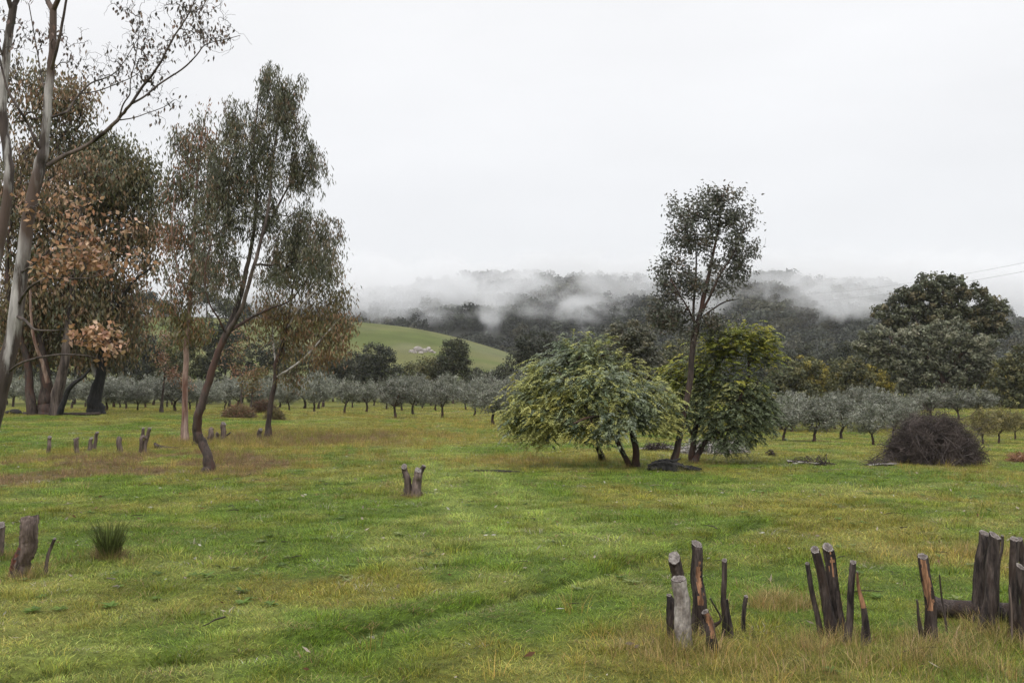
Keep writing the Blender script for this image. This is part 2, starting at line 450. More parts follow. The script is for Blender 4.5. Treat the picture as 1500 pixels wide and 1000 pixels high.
MT_Y = 900.0
_mp = [(at(px, py, MT_Y)[0], at(px, py, MT_Y)[2]) for px, py in
       [(-1500, 520), (-600, 470), (0, 450), (350, 450), (480, 447), (530, 441), (580, 432), (640, 421), (700, 414), (760, 412), (830, 416), (900, 421), (960, 425), (1020, 421), (1080, 417), (1150, 418), (1220, 422), (1290, 432), (1360, 447), (1450, 470), (1600, 500), (2200, 520)]]
def mtn_h(x, y):
    t = interp(x, _mp)
    s = sstep(500, 905, y) * 0.6 + 0.4 * np.clip((y - 500) / 405, 0, 1)
    s = np.where(y > 905, 1 - 0.9 * sstep(905, 1500, y), s)
    gul = (fbm(x / 130 + 5, y / 260 + 2, 4) - 0.5) * 34 * np.sin(np.clip((y - 500) / 405, 0, 1) * math.pi)
    return -8 + (t + 3) * s + gul + 3 * (fbm(x / 30, y / 30, 2) - 0.5) * s
X, Y = np.meshgrid(np.arange(-1500, 1500, 15.0), np.arange(490, 1500, 15.0)); Z = mtn_h(X, Y)
idx = np.arange(X.size).reshape(X.shape)
quads = np.stack([idx[:-1, :-1], idx[:-1, 1:], idx[1:, 1:], idx[1:, :-1]], -1).reshape(-1, 4)
mt = np.ones((X.size, 3)) * np.array([0.045, 0.047, 0.035])
obj('mountain', mesh_from('mountain', np.stack([X, Y, Z], -1), quads, mt, True, [M_turf]), kind='structure')

# ------------------------------------------------------------------ instancing of uncountable growth
def scatter(name, pts, rot, scl, idx, tint, sources, tilt=None):
    src = bpy.data.collections.new(name + '_source')
    for i, me in enumerate(sources):
        o = bpy.data.objects.new('%s_source_%02d' % (name, i), me); src.objects.link(o)
    me = bpy.data.meshes.new(name)
    n = len(pts)
    me.vertices.add(n); me.vertices.foreach_set('co', np.asarray(pts, np.float32).ravel())
    def attr(nm, typ, data, key='value'):
        a = me.attributes.new(nm, typ, 'POINT'); a.data.foreach_set(key, np.ascontiguousarray(data).ravel())
    r3 = np.zeros((n, 3), np.float32); r3[:, 2] = rot
    if tilt is not None: r3[:, :2] = tilt
    attr('rot', 'FLOAT_VECTOR', r3, 'vector')
    s3 = np.asarray(scl, np.float32); s3 = np.repeat(s3[:, None], 3, 1) if s3.ndim == 1 else s3
    attr('scl', 'FLOAT_VECTOR', s3, 'vector')
    attr('pick', 'INT', np.asarray(idx, np.int32))
    t4 = np.ones((n, 4), np.float32); t4[:, :3] = tint
    attr('tint', 'FLOAT_COLOR', t4, 'color')
    o = obj(name, me, kind='stuff')
    ng = bpy.data.node_groups.new(name, 'GeometryNodeTree')
    ng.interface.new_socket('Geometry', in_out='INPUT', socket_type='NodeSocketGeometry')
    ng.interface.new_socket('Geometry', in_out='OUTPUT', socket_type='NodeSocketGeometry')
    N = ng.nodes.new; L = ng.links.new
    gi = N('NodeGroupInput'); go = N('NodeGroupOutput')
    ci = N('GeometryNodeCollectionInfo'); ci.inputs['Collection'].default_value = src
    ci.inputs['Separate Children'].default_value = True; ci.inputs['Reset Children'].default_value = True
    ip = N('GeometryNodeInstanceOnPoints'); ip.inputs['Pick Instance'].default_value = True
    def na(nm, typ):
        a = N('GeometryNodeInputNamedAttribute'); a.data_type = typ; a.inputs['Name'].default_value = nm
        return a.outputs['Attribute']
    L(gi.outputs[0], ip.inputs['Points']); L(ci.outputs[0], ip.inputs['Instance'])
    L(na('pick', 'INT'), ip.inputs['Instance Index'])
    L(na('rot', 'FLOAT_VECTOR'), ip.inputs['Rotation'])
    L(na('scl', 'FLOAT_VECTOR'), ip.inputs['Scale'])
    L(ip.outputs[0], go.inputs[0])
    md = o.modifiers.new('scatter', 'NODES'); md.node_group = ng
    return o

# forest on the mountain: crowns of leaf clumps over a short trunk
def crown_blob(seed, n, size, h, lobes=6):
    g = np.random.default_rng(seed)
    lc = np.stack([g.normal(0, 0.26, lobes), g.normal(0, 0.26, lobes), g.uniform(0.35, 0.85, lobes)], -1)
    k = g.integers(0, lobes, n)
    d = unit(g.normal(size=(n, 3))) * (g.random(n)[:, None] ** 0.4) * np.array([0.27, 0.27, 0.17])
    c = (lc[k] + d) * np.array([size, size, h])
    v, f = leaf_facing(c, d / np.array([.27, .27, .17]) + g.normal(size=(n, 3)) * .5, size * 0.12, size * 0.09, g)
    t = tubes(np.array([[[0, 0, -1], [0.1, 0, h * 0.3], [0, 0.1, h * 0.7]]]), np.array([[0.25, 0.2, 0.1]]) * size / 8, 4)
    V_, F_ = merge([(v, f), t]); sh = np.ones((len(V_), 3)); sh[:len(v)] = np.repeat(g.uniform(.6, 1.45, (n, 1)), 4, 0)
    return mesh_from('forest_tree', V_, F_, sh, False, [M_forest])
M_forest = leaf_mat('forest_leaf', 0.1, 0.7, 0.15, instancer=True)
fs = [crown_blob(300 + i, 520, s, h, lb) for i, (s, h, lb) in enumerate([(9, 9, 7), (11, 10, 9), (8, 12, 6), (12, 11, 10), (7, 8, 5)])]
g = np.random.default_rng(5)
n = 12000
fx = g.uniform(-560, 620, n); fy = 505 + (g.random(n) ** 1.25) * 470
keep = (fbm(fx / 60, fy / 60, 3) > 0.30) | (fx < -60)
fx, fy = fx[keep], fy[keep]; n = len(fx)
fz = mtn_h(fx, fy) - 0.3
dens = fbm(fx / 45 + 3, fy / 45, 3)
ft = np.array([0.036, 0.040, 0.030]) * (0.4 + 1.5 * g.random(n) ** 1.5)[:, None] + np.array([0.02, 0.014, 0.004]) * (dens > 0.55)[:, None]
scatter('forest', np.stack([fx, fy, fz], -1), g.uniform(0, 6.28, n), 0.55 + 1.35 * g.random(n) ** 1.8, g.integers(0, 5, n), ft, fs)

# ------------------------------------------------------------------ mist lying on the mountain
def box_mesh(name, lo, hi):
    x0, y0, z0 = lo; x1, y1, z1 = hi
    V = [(x0, y0, z0), (x1, y0, z0), (x1, y1, z0), (x0, y1, z0), (x0, y0, z1), (x1, y0, z1), (x1, y1, z1), (x0, y1, z1)]
    Fq = [(0, 3, 2, 1), (4, 5, 6, 7), (0, 1, 5, 4), (1, 2, 6, 5), (2, 3, 7, 6), (3, 0, 4, 7)]
    return mesh_from(name, V, Fq)
m, nt, N, L = new_mat('mist')
tc = N('ShaderNodeTexCoord')
mpn = N('ShaderNodeMapping'); mpn.inputs['Scale'].default_value = (1 / 85, 1 / 190, 1 / 58); mpn.inputs['Rotation'].default_value = (0, R(-28), 0)
mpn.inputs['Location'].default_value = (0.3, 0.1, 0.0)
L(tc.outputs['Object'], mpn.inputs[0])
nz = N('ShaderNodeTexNoise'); nz.inputs['Scale'].default_value = 1.6; nz.inputs['Detail'].default_value = 6; nz.inputs['Roughness'].default_value = 0.6
nz.inputs['Distortion'].default_value = 0.5
L(mpn.outputs[0], nz.inputs['Vector'])
sp = N('ShaderNodeSeparateXYZ'); L(tc.outputs['Object'], sp.inputs[0])
def mapr(v, a, b, c, d):
    r = N('ShaderNodeMapRange', interpolation_type='SMOOTHSTEP')
    for i, q in zip(('From Min', 'From Max', 'To Min', 'To Max'), (a, b, c, d)): r.inputs[i].default_value = q
    L(v, r.inputs[0]); return r.outputs[0]
def mth(op, a, b=None):
    n = N('ShaderNodeMath', operation=op)
    for i, q in enumerate((a, b)):
        if q is None: continue
        if isinstance(q, (int, float)): n.inputs[i].default_value = q
        else: L(q, n.inputs[i])
    return n.outputs[0]
MIST_MAX = 0.017
zr = N('ShaderNodeValToRGB'); zr.color_ramp.interpolation = 'EASE'      # how readily mist forms at each height (z 0..120 m)
ce = zr.color_ramp.elements
ce[0].position, ce[0].color = 0.10, (.74, .74, .74, 1)
ce[1].position, ce[1].color = 1.0, (.95, .95, .95, 1)
for q, w_ in ((.20, .62), (.30, .49), (.44, .41), (.58, .38), (.70, .40), (.80, .46), (.90, .62)):
    ee = ce.new(q); ee.color = (w_, w_, w_, 1)
L(mth('DIVIDE', sp.outputs['Z'], 120.0), zr.inputs[0])
lump = mth('SUBTRACT', nz.outputs[0], zr.outputs[0])
dn = mapr(lump, 0.0, 0.15, 0.0, MIST_MAX)
lin = N('ShaderNodeMapRange'); lin.inputs['From Min'].default_value = 500; lin.inputs['From Max'].default_value = 905
L(sp.outputs['Y'], lin.inputs[0])
slope = mth('ADD', mth('MULTIPLY', mapr(sp.outputs['Y'], 500, 905, 0, 1), 0.6), mth('MULTIPLY', lin.outputs[0], 0.4))
above = mth('SUBTRACT', sp.outputs['Z'], mth('ADD', mth('MULTIPLY', slope, 80.0), -8.0))     # height over the mountain side
dn = mth('MULTIPLY', dn, mapr(above, 16, 52, 1, 0))
dn = mth('MULTIPLY', dn, mapr(sp.outputs['Y'], 540, 600, 0, 1))
vol = N('ShaderNodeVolumePrincipled')
vol.inputs['Color'].default_value = (0.93, 0.938, 0.955, 1)
vol.inputs['Anisotropy'].default_value = 0.0
L(dn, vol.inputs['Density'])
oo = N('ShaderNodeOutputMaterial'); L(vol.outputs[0], oo.inputs['Volume'])
try: m.cycles.volume_step_rate = 0.35
except Exception: pass
me = box_mesh('mist', (-700, 540, 8), (760, 1000, 120)); me.materials.append(m)
obj('mist', me, kind='stuff')
# thin even air over the valley
m, nt, N, L = new_mat('haze')
vol = N('ShaderNodeVolumePrincipled'); vol.inputs['Color'].default_value = (0.95, 0.965, 1.0, 1)
vol.inputs['Density'].default_value = 0.00010
oo = N('ShaderNodeOutputMaterial'); L(vol.outputs[0], oo.inputs['Volume'])
HAZE = m
me = box_mesh('haze', (-2600, -60, -11), (2600, 3600, 124)); me.materials.append(m)
obj('haze', me, kind='stuff')
# ------------------------------------------------------------------ tree growing
class Tree:
    """Traced trunk and limbs, then branches reaching out to twig tips spread through the crown."""
    def __init__(self, seed):
        self.g = np.random.default_rng(seed)
        self.P = np.zeros((0, 3)); self.T = np.zeros((0, 3)); self.rad = np.zeros(0); self.par = np.zeros(0, int); self.open = np.zeros(0, bool)
        self.limbs = []; self.br = []; self.tips = []; self.tipdir = []
    def add(self, P, r, parent, can=True):
        n0 = len(self.P); n = len(P)
        T = unit(np.gradient(P, axis=0)) if n > 1 else np.array([[0, 0, 1.0]])
        self.P = np.vstack([self.P, P]); self.T = np.vstack([self.T, T])
        self.rad = np.concatenate([self.rad, r])
        pr = np.arange(n0 - 1, n0 + n - 1); pr[0] = parent
        self.par = np.concatenate([self.par, pr])
        self.open = np.concatenate([self.open, np.full(n, can)])
        return n0
    def limb(self, pts, n=24, frm=0.25):
        """pts: (x, y, z, r) rows. frm: where along it branches may start."""
        Q = smooth_path(pts, n)
        amp = np.minimum(np.arange(n), np.arange(n)[::-1])[:, None] / n
        Q[:, :3] += self.g.normal(size=(n, 3)) * Q[:, 3:4] * 0.10 * np.minimum(amp * 6, 1)
        i = self.add(Q[:, :3], np.maximum(Q[:, 3], 0.002), -1)
        self.open[i:i + int(n * frm)] = False
        self.limbs.append(Q)
        return self
    def grow(self, A, up=0.35, wig=0.05, npt=7, rmax=0.05, rmin=0.004, rpow=0.5, reach=None):
        g = self.g
        A = np.asarray(A)
        base = self.P[self.open]
        d0 = np.array([np.min(np.linalg.norm(base - a, axis=1)) for a in A])
        new = []
        for a in A[np.argsort(d0)]:
            v = a - self.P; d = np.linalg.norm(v, axis=1) + 1e-6
            cosu = v[:, 2] / d
            cost = d * (1.25 - up * cosu) + np.where(self.open, 0, 1e6)
            j = int(np.argmin(cost)); dj = d[j]
            p0 = self.P[j]
            lead = unit(self.T[j] * 0.7 + v[j] / dj * 0.8 + np.array([0, 0, 0.25]))
            t = np.linspace(0, 1, npt)[:, None]
            c = p0 + lead * dj * 0.5
            Q = (1 - t) ** 2 * p0 + 2 * t * (1 - t) * c + t * t * a
            Q[1:-1] += g.normal(size=(npt - 2, 3)) * wig * dj
            i = self.add(Q[1:], np.zeros(npt - 1), j)
            new.append((i, npt - 1, j, Q))
            self.tips.append(a); self.tipdir.append(unit(Q[-1] - Q[-2]))
        load = np.zeros(len(self.P))
        for i, n, j, Q in new: load[i + n - 1] += 1
        for k in range(len(self.P) - 1, -1, -1):
            if self.par[k] >= 0: load[self.par[k]] += load[k]
        for i, n, j, Q in new:
            r = np.clip(rmin * np.maximum(load[i:i + n], 1) ** rpow, rmin, rmax)
            r0 = min(r[0] * 1.15, max(self.rad[j], r[0]))
            self.rad[i:i + n] = r
            self.br.append((Q, np.concatenate([[r0], r])))
        return self
    def limb_mesh(self, Q, k=10, rough=0.08, mat=None):
        Q = smooth_path(Q, len(Q) * 2)
        v, f = tubes(Q[None, :, :3], Q[None, :, 3], k, rough, 3 + int(abs(Q[0, 0]) * 10) % 50)
        return mesh_from('limb', v, f, None, True, [mat])
    def branch_mesh(self, k=4, mat=None):
        n = len(self.br[0][0])
        v, f = tubes(np.array([b[0] for b in self.br]), np.array([b[1] for b in self.br]), k, 0, 5)
        return mesh_from('branches', v, f, None, True, [mat])

def lobe_pts(lobes, D, g, thick=0.9, shell=0.55, size=1.0):
    """lobes: (px, py, rx, ry, n[, depth offset]) in photograph pixels at depth D -> points in the crown, with lobe index"""
    out = []; ids = []
    for i, lb in enumerate(lobes):
        px, py, rx, ry, n = lb[:5]; dz = lb[5] if len(lb) > 5 else 0.0
        c = at(px, py, D + dz); s = (D + dz) / F
        n = int(n * size)
        d = unit(g.normal(size=(n, 3))) * (g.random(n)[:, None] ** shell)
        out.append(c + d * np.array([rx * s, (rx + ry) * 0.5 * s * thick, ry * s])); ids += [i] * n
    return np.vstack(out), np.array(ids)

def leafage(tips, dirs, per, spread, L, Wd, style, cols, g, colw=None, var=0.25, ids=None, along=0.0):
    """leaves about every twig tip; returns mesh arrays with a colour of its own for each leaf"""
    tips = np.asarray(tips); dirs = np.asarray(dirs)
    n = len(tips) * per
    k = np.repeat(np.arange(len(tips)), per)
    c = tips[k] + g.normal(size=(n, 3)) * spread - dirs[k] * (g.random(n)[:, None] * along)
    rnd = unit(g.normal(size=(n, 3)))
    if style == 'hang': ax = rnd * 0.55 + np.array([0, 0, -1.0])
    elif style == 'loose': ax = rnd + np.array([0, 0, -0.45])
    elif style == 'up': ax = rnd * 0.75 + dirs[k] * 0.5 + np.array([0, 0, 0.35])
    else: ax = rnd
    v, f = leaf_quads(c, ax, L * g.uniform(0.65, 1.2, n), Wd * g.uniform(0.7, 1.2, n), g)
    cols = np.asarray(cols, float)
    pk = g.choice(len(cols), len(tips), p=colw)           # a colour for each spray, varied leaf by leaf
    if ids is not None: pk = ids
    t = cols[pk][k] * g.uniform(1 - var, 1 + var, (n, 1)) * g.uniform(0.92, 1.08, (n, 3))
    return v, f, np.repeat(t, 4, 0)
def leaf_mesh(parts, mat, name='leaves'):
    V = []; Fq = []; T = []; n = 0
    for v, f, t in parts:
        V.append(v); Fq.append(f + n); T.append(t); n += len(v)
    return mesh_from(name, np.vstack(V), np.vstack(Fq), np.vstack(T), False, [mat])
WK = 1.0                       # trunk width factor of the tree being traced
def px_limb(pts, D):
    """(px, py, width px[, depth offset]) -> (x, y, z, radius)"""
    out = []
    for p in pts:
        d = D + (p[3] if len(p) > 3 else 0)
        out.append([*at(p[0], p[1], d), 0.5 * p[2] * d / F * WK])
    return out
def ground_limb(px, py, wpx, flare=1.35):
    """foot of a trunk: first rows of a limb, sunk a little into the ground"""
    c = gnd(px, py); r = 0.5 * wpx * c[1] / F * WK
    return c, [[c[0], c[1], c[2] - 0.15, r * flare * 1.35], [c[0], c[1], c[2] + 0.04, r * flare * 1.1]]
def make_tree(name, label, cat, base, T, parts, bark, group=None, k=10, limb_names=None, rough=0.055, twigmat=None, bk=4, limbmat=None, limbdef=None):
    o = thing(name, label, cat, base, group)
    off = -np.asarray(base, float)
    def loc(me):
        n = len(me.vertices); co = np.zeros(n * 3, np.float32); me.vertices.foreach_get('co', co)
        me.vertices.foreach_set('co', (co.reshape(-1, 3) + off).astype(np.float32).ravel()); me.update(); return me
    for i, Q in enumerate(T.limbs):
        obj((limb_names[i] if limb_names and i < len(limb_names) else ('trunk' if i == 0 else 'limb')), loc(T.limb_mesh(Q, k if i == 0 else max(6, k - 2), rough, (limbmat or {}).get(i, limbdef if (limbdef and i) else bark))), o)
    if T.br: obj('branches', loc(T.branch_mesh(bk, twigmat or bark)), o, 'stuff')
    for nm, mat, ps in parts:
        obj(nm, loc(leaf_mesh(ps, mat, nm)), o, 'stuff')
    return o

GUM = [(0.100, 0.102, 0.060), (0.128, 0.120, 0.070), (0.082, 0.086, 0.055), (0.155, 0.115, 0.07)]
DRYLEAF = [(0.23, 0.115, 0.065), (0.30, 0.175, 0.11), (0.17, 0.085, 0.05), (0.36, 0.24, 0.165)]

# ---- tall weeping gum by the left of the field, crooked trunk
WK = 0.72
D4 = gnd(305, 692)[1]
T = Tree(41)
c, foot = ground_limb(305, 692, 19)
T.limb(foot + px_limb([(304, 668, 19), (296, 648, 19, .1), (288, 628, 19, .1), (293, 600, 17, 0), (305, 560, 15), (318, 520, 14), (332, 488, 14)], D4), 30, 0.9)
T.limb(px_limb([(330, 493, 13), (350, 440, 11, .2), (362, 390, 9, .3), (372, 340, 7, .2), (376, 280, 6, .0), (372, 220, 4, -.1), (378, 150, 3, 0), (388, 110, 2, 0)], D4), 30, 0.3)
T.limb(px_limb([(332, 490, 12), (352, 455, 9, -.2), (366, 410, 8, -.4), (380, 360, 7, -.4), (394, 300, 6, -.2), (398, 240, 5, 0), (408, 180, 4, .1), (415, 120, 2, 0)], D4), 30, 0.25)
T.limb(px_limb([(334, 487, 7), (360, 470, 6, .3), (395, 452, 5, .5), (425, 440, 3, .6), (450, 410, 2, .6)], D4), 16, 0.4)
T.limb(px_limb([(331, 491, 5), (322, 470, 4, -.2), (305, 440, 3, -.4), (300, 400, 3, -.5), (310, 350, 2, -.5)], D4), 16, 0.3)
T.limb(px_limb([(385, 345, 5), (408, 300, 4, .3), (430, 262, 3, .5), (452, 235, 2, .6)], D4), 14, 0.3)
L4 = [(405, 128, 36, 36, 55), (388, 185, 58, 42, 90), (345, 178, 26, 40, 28), (425, 150, 26, 40, 26), (348, 235, 44, 56, 84), (398, 238, 40, 36, 52), (318, 262, 30, 44, 34),
      (452, 226, 32, 30, 46, .4), (445, 255, 22, 24, 20, .3), (335, 305, 46, 58, 84), (382, 300, 34, 45, 36), (440, 312, 46, 34, 52, .4), (478, 322, 22, 26, 18, .4),
      (430, 358, 44, 30, 40, .4), (316, 372, 42, 44, 56), (400, 385, 40, 26, 20), (460, 360, 36, 26, 34), (395, 98, 22, 12, 10), (440, 118, 12, 20, 6), (335, 420, 30, 26, 12)]
A, ids = lobe_pts(L4, D4, T.g, 0.9, 0.5, 0.62)
T.grow(A, 0.4, 0.05, 7, 0.045, 0.0035, 0.5)
tp, td = np.array(T.tips), np.array(T.tipdir)
lf = []
drop = np.concatenate([tp, tp - np.array([0, 0, 0.22]), tp - np.array([0, 0, 0.42]) + T.g.normal(size=tp.shape) * 0.06])
dd = np.concatenate([td] * 3)
lf.append(leafage(drop, dd, 21, 0.066, 0.14, 0.024, 'hang', GUM, T.g, [.35, .25, .3, .1]))
lf.append(leafage(tp[T.g.random(len(tp)) < 0.18], td[:int(0)] if False else td[:1].repeat(1, 0) if False else np.zeros((1, 3)), 1, 0.1, 0.1, 0.02, 'hang', DRYLEAF, T.g) if False else leafage(tp[::6], td[::6], 8, 0.12, 0.12, 0.025, 'hang', DRYLEAF, T.g))
make_tree('gum_tree', 'tall weeping gum with a crooked dark trunk and grey-green hanging leaves', 'tree', c, T, [('leaves', M_leaf, lf)], M_dark, k=14, twigmat=M_gum2, limbmat={1: M_gum2, 2: M_gum2})

# ---- straight pale-trunked gum beside it, thin brownish crown
WK = 0.72
D3 = gnd(270, 645)[1]
T = Tree(31)
c, foot = ground_limb(271, 645, 12)
T.limb(foot + px_limb([(271, 600, 12), (272, 540, 11), (275, 480, 10), (281, 410, 9), (284, 340, 7), (288, 270, 5), (296, 200, 3), (302, 165, 2)], D3), 34, 0.45)
T.limb(px_limb([(281, 412, 6), (300, 360, 5, .4), (305, 300, 4, .6), (312, 240, 3, .6), (318, 190, 2, .4)], D3), 18, 0.3)
T.limb(px_limb([(278, 440, 5), (262, 400, 4, -.5), (252, 340, 3, -.6), (256, 280, 2, -.6)], D3), 16, 0.3)
L3 = [(290, 215, 34, 34, 26), (268, 205, 22, 28, 16), (300, 265, 40, 40, 40), (262, 268, 30, 34, 30), (290, 325, 44, 44, 46), (255, 340, 26, 36, 24), (312, 385, 36, 36, 26),
      (270, 395, 34, 26, 22), (268, 430, 30, 18, 12), (300, 175, 18, 28, 8)]
A, ids = lobe_pts(L3, D3, T.g, 0.9, 0.55); T.grow(A, 0.4, 0.05, 6, 0.06, 0.005, 0.5)
tp, td = np.array(T.tips), np.array(T.tipdir)
lf = [leafage(np.concatenate([tp, tp - np.array([0, 0, .4])]), np.concatenate([td, td]), 19, 0.17, 0.2, 0.05, 'hang', GUM + DRYLEAF[:2], T.g, [.22, .25, .13, .14, .16, .1])]
# low golden-green skirt of regrowth on the trunk
A2, _ = lobe_pts([(272, 470, 26, 16, 16), (268, 492, 30, 14, 16), (300, 480, 18, 20, 10), (250, 452, 26, 18, 12)], D3, T.g)
n0 = len(T.tips); T.grow(A2, -0.2, 0.05, 6, 0.03, 0.005); t2, d2 = np.array(T.tips[n0:]), np.array(T.tipdir[n0:])
lf.append(leafage(t2, d2, 22, 0.2, 0.22, 0.05, 'hang', [(0.10, 0.095, 0.03), (0.13, 0.10, 0.035), (0.22, 0.12, 0.06)], T.g))
make_tree('gum_tree', 'slender gum with a straight pink-grey trunk and thin brownish crown', 'tree', c, T, [('leaves', M_leaf, lf)], M_red, k=10, twigmat=M_gum2)

# ---- golden-leaved gum to the right of them
WK = 0.85
D5 = gnd(394, 640)[1]
T = Tree(51)
c, foot = ground_limb(393, 640, 9.5)
T.limb(foot + px_limb([(394, 615, 9), (397, 590, 9), (403, 560, 8), (405, 530, 7.5), (414, 505, 7), (420, 480, 6), (426, 440, 4, .3), (432, 395, 3, .4), (430, 350, 2, .3)], D5), 30, 0.6)
T.limb(px_limb([(406, 552, 5), (425, 540, 4, -.5), (448, 522, 3.5, -.8), (475, 492, 3, -1), (495, 470, 2, -1)], D5), 16, 0.35)
T.limb(px_limb([(405, 540, 4), (401, 510, 3, .5), (398, 470, 3, .8), (392, 430, 2, 1)], D5), 14, 0.35)
T.limb(px_limb([(420, 482, 4), (440, 450, 3, -.4), (465, 420, 3, -.6), (482, 380, 2, -.6)], D5), 14, 0.3)
L5 = [(432, 362, 40, 34, 34), (470, 372, 30, 36, 28), (405, 400, 32, 30, 26), (452, 412, 46, 30, 44), (488, 400, 14, 26, 10), (492, 437, 22, 16, 18), (400, 452, 38, 30, 34),
      (455, 470, 46, 28, 54), (496, 478, 26, 28, 36, -.8), (478, 510, 32, 22, 28, -.8), (425, 505, 24, 24, 16), (440, 550, 34, 14, 14), (380, 470, 20, 30, 12)]
A, ids = lobe_pts(L5, D5, T.g, 0.9, 0.5); T.grow(A, 0.3, 0.05, 6, 0.06, 0.005, 0.5)
tp, td = np.array(T.tips), np.array(T.tipdir)
gold = [(0.125, 0.105, 0.038), (0.155, 0.115, 0.045), (0.09, 0.085, 0.04), (0.20, 0.12, 0.06)]
hi = at(0, 420, D5)[2]
isg = tp[:, 2] < hi + T.g.normal(size=len(tp)) * 0.6
lf = [leafage(tp[isg], td[isg], 34, 0.24, 0.2, 0.05, 'hang', gold, T.g), leafage(tp[~isg], td[~isg], 30, 0.24, 0.2, 0.05, 'hang', GUM + gold[:1], T.g)]
make_tree('gum_tree', 'small golden-leaved gum with white forked limbs and red-brown trunk foot', 'tree', c, T, [('leaves', M_leaf, lf)], M_dark, k=9, twigmat=M_gum2, limbdef=M_white)

# ---- low brown-leaved saplings about them
def sapling(px, py, top, wpx, lobes, label, seed, cols, per=16, D=None):
    T = Tree(seed); c, foot = ground_limb(px, py, wpx); D = c[1]
    T.limb(foot + px_limb([(px + (top[0] - px) * t, py + (top[1] - py) * t, wpx * (1 - 0.7 * t)) for t in (0.25, 0.6, 1)], D), 16, 0.4)
    A, _ = lobe_pts(lobes, D, T.g); T.grow(A, 0.2, 0.06, 6, 0.03, 0.005)
    tp, td = np.array(T.tips), np.array(T.tipdir)
    make_tree('sapling', label, 'sapling', c, T, [('leaves', M_leaf, [leafage(tp, td, per, 0.18, 0.2, 0.075, 'loose', cols, T.g)])], M_twig, k=7)
sapling(236, 604, (243, 530), 5.5, [(248, 548, 18, 16, 12), (268, 560, 16, 14, 10), (236, 522, 14, 18, 10), (246, 490, 10, 18, 6)], 'thin sapling hung with orange-brown dead leaves left of the straight gum', 61, DRYLEAF)
sapling(352, 606, (356, 540), 5, [(360, 545, 20, 14, 14), (338, 520, 18, 20, 12), (352, 490, 18, 22, 10)], 'thin sapling with pinkish brown leaves behind the crooked trunk', 62, DRYLEAF[:2] + gold[:1])
sapling(365, 610, (372, 560), 5, [(368, 566, 18, 14, 14), (380, 545, 18, 12, 10)], 'bushy golden-green sapling before the olives', 63, gold, 24)

# ---- big gum at the picture's left edge, pale trunk with dark patches; its foot is outside the view
D1 = 11.0; WK = 0.66
T = Tree(11)
c = np.array([at(-42, 700, D1)[0], D1, float(G(at(-42, 700, D1)[0], D1))])
r1 = 0.5 * 40 * D1 / F * WK
T.limb([[c[0], c[1], c[2] - .15, r1 * 1.7], [c[0], c[1], c[2] + .05, r1 * 1.5]] + px_limb([(-32, 720, 38), (-12, 620, 35), (8, 545, 33), (22, 470, 31), (33, 380, 29), (45, 300, 27), (58, 245, 25), (66, 200, 20), (72, 130, 18), (77, 70, 16), (78, 14, 15)], D1), 44, 0.3)
T.limb(px_limb([(78, 18, 13), (70, 0, 11, .1), (60, -40, 9, .3), (52, -120, 6, .5), (50, -220, 3, .6)], D1), 14, 0.5)
T.limb(px_limb([(78, 16, 12), (88, -10, 10, -.1), (100, -60, 8, -.2), (108, -160, 5, -.2), (120, -240, 3, -.2)], D1), 14, 0.5)
T.limb(px_limb([(74, 105, 8), (84, 70, 7, -.15), (92, 30, 6, -.2), (99, -10, 5, -.25), (112, -70, 3, -.3)], D1), 14, 0.5)
T.limb(px_limb([(70, 243, 12), (90, 230, 10), (111, 221, 9), (132, 210, 8.5), (148, 198, 8.5, -.1), (168, 180, 8, -.2), (180, 166, 7, -.2), (192, 152, 6, -.3), (207, 130, 6, -.3), (231, 98, 5, -.4), (255, 54, 4, -.4), (276, 21, 3, -.5), (292, -16, 2, -.5)], D1), 44, 0.42)
T.limb(px_limb([(193, 152, 5, -.3), (212, 141, 4.5, -.2), (234, 123, 4, -.1), (270, 99, 3.5, 0), (288, 81, 3, 0), (302, 65, 2.5, .1), (330, 58, 2, .2), (352, 52, 1.2, .2)], D1), 24, 0.1)
T.limb(px_limb([(76, 172, 6), (90, 167, 5.5), (100, 162, 5, .1), (110, 146, 4.5, .2), (132, 123, 3.5, .3), (150, 116, 3, .3), (168, 107, 2.5, .3), (182, 90, 2, .3), (193, 72, 1.8, .3), (212, 40, 1, .3)], D1), 30, 0.3)
T.limb(px_limb([(118, 137, 3, .2), (135, 135, 2.5, .25), (156, 129, 2.2, .3), (192, 114, 1.8, .3), (212, 100, 1.2, .3)], D1), 16, 0.2)
T.limb(px_limb([(176, 176, 3, -.2), (195, 173, 2.4, -.1), (215, 166, 2, 0), (240, 157, 1.6, 0), (256, 146, 1.2, 0)], D1), 14, 0.4)
T.limb(px_limb([(174, 174, 4, -.2), (181, 152, 3.4, -.3), (190, 138, 3, -.3), (191, 118, 2.4, -.35), (198, 90, 2, -.4), (203, 50, 1.5, -.4), (205, 10, 1, -.4)], D1), 16, 0.3)
T.limb(px_limb([(63, 224, 7), (50, 203, 6, -.1), (40, 180, 6, -.1), (31, 165, 6, -.2), (18, 145, 5.5, -.2), (10, 128, 5, -.2), (4, 105, 4.5, -.2), (-4, 70, 4, -.2)], D1), 22, 0.4)
T.limb(px_limb([(72, 150, 4), (62, 118, 3, .2), (52, 60, 2.5, .3), (42, 5, 2, .3)], D1), 12, 0.4)
T.limb(px_limb([(26, 448, 7), (40, 425, 6, -.3), (64, 410, 5, -.5), (106, 408, 4, -.7), (130, 407, 2.5, -.8), (150, 402, 1.5, -.8)], D1), 20, 0.4)
T.limb(px_limb([(30, 400, 5), (52, 385, 4, -.4), (78, 360, 3, -.6), (100, 330, 2, -.7)], D1), 14, 0.4)
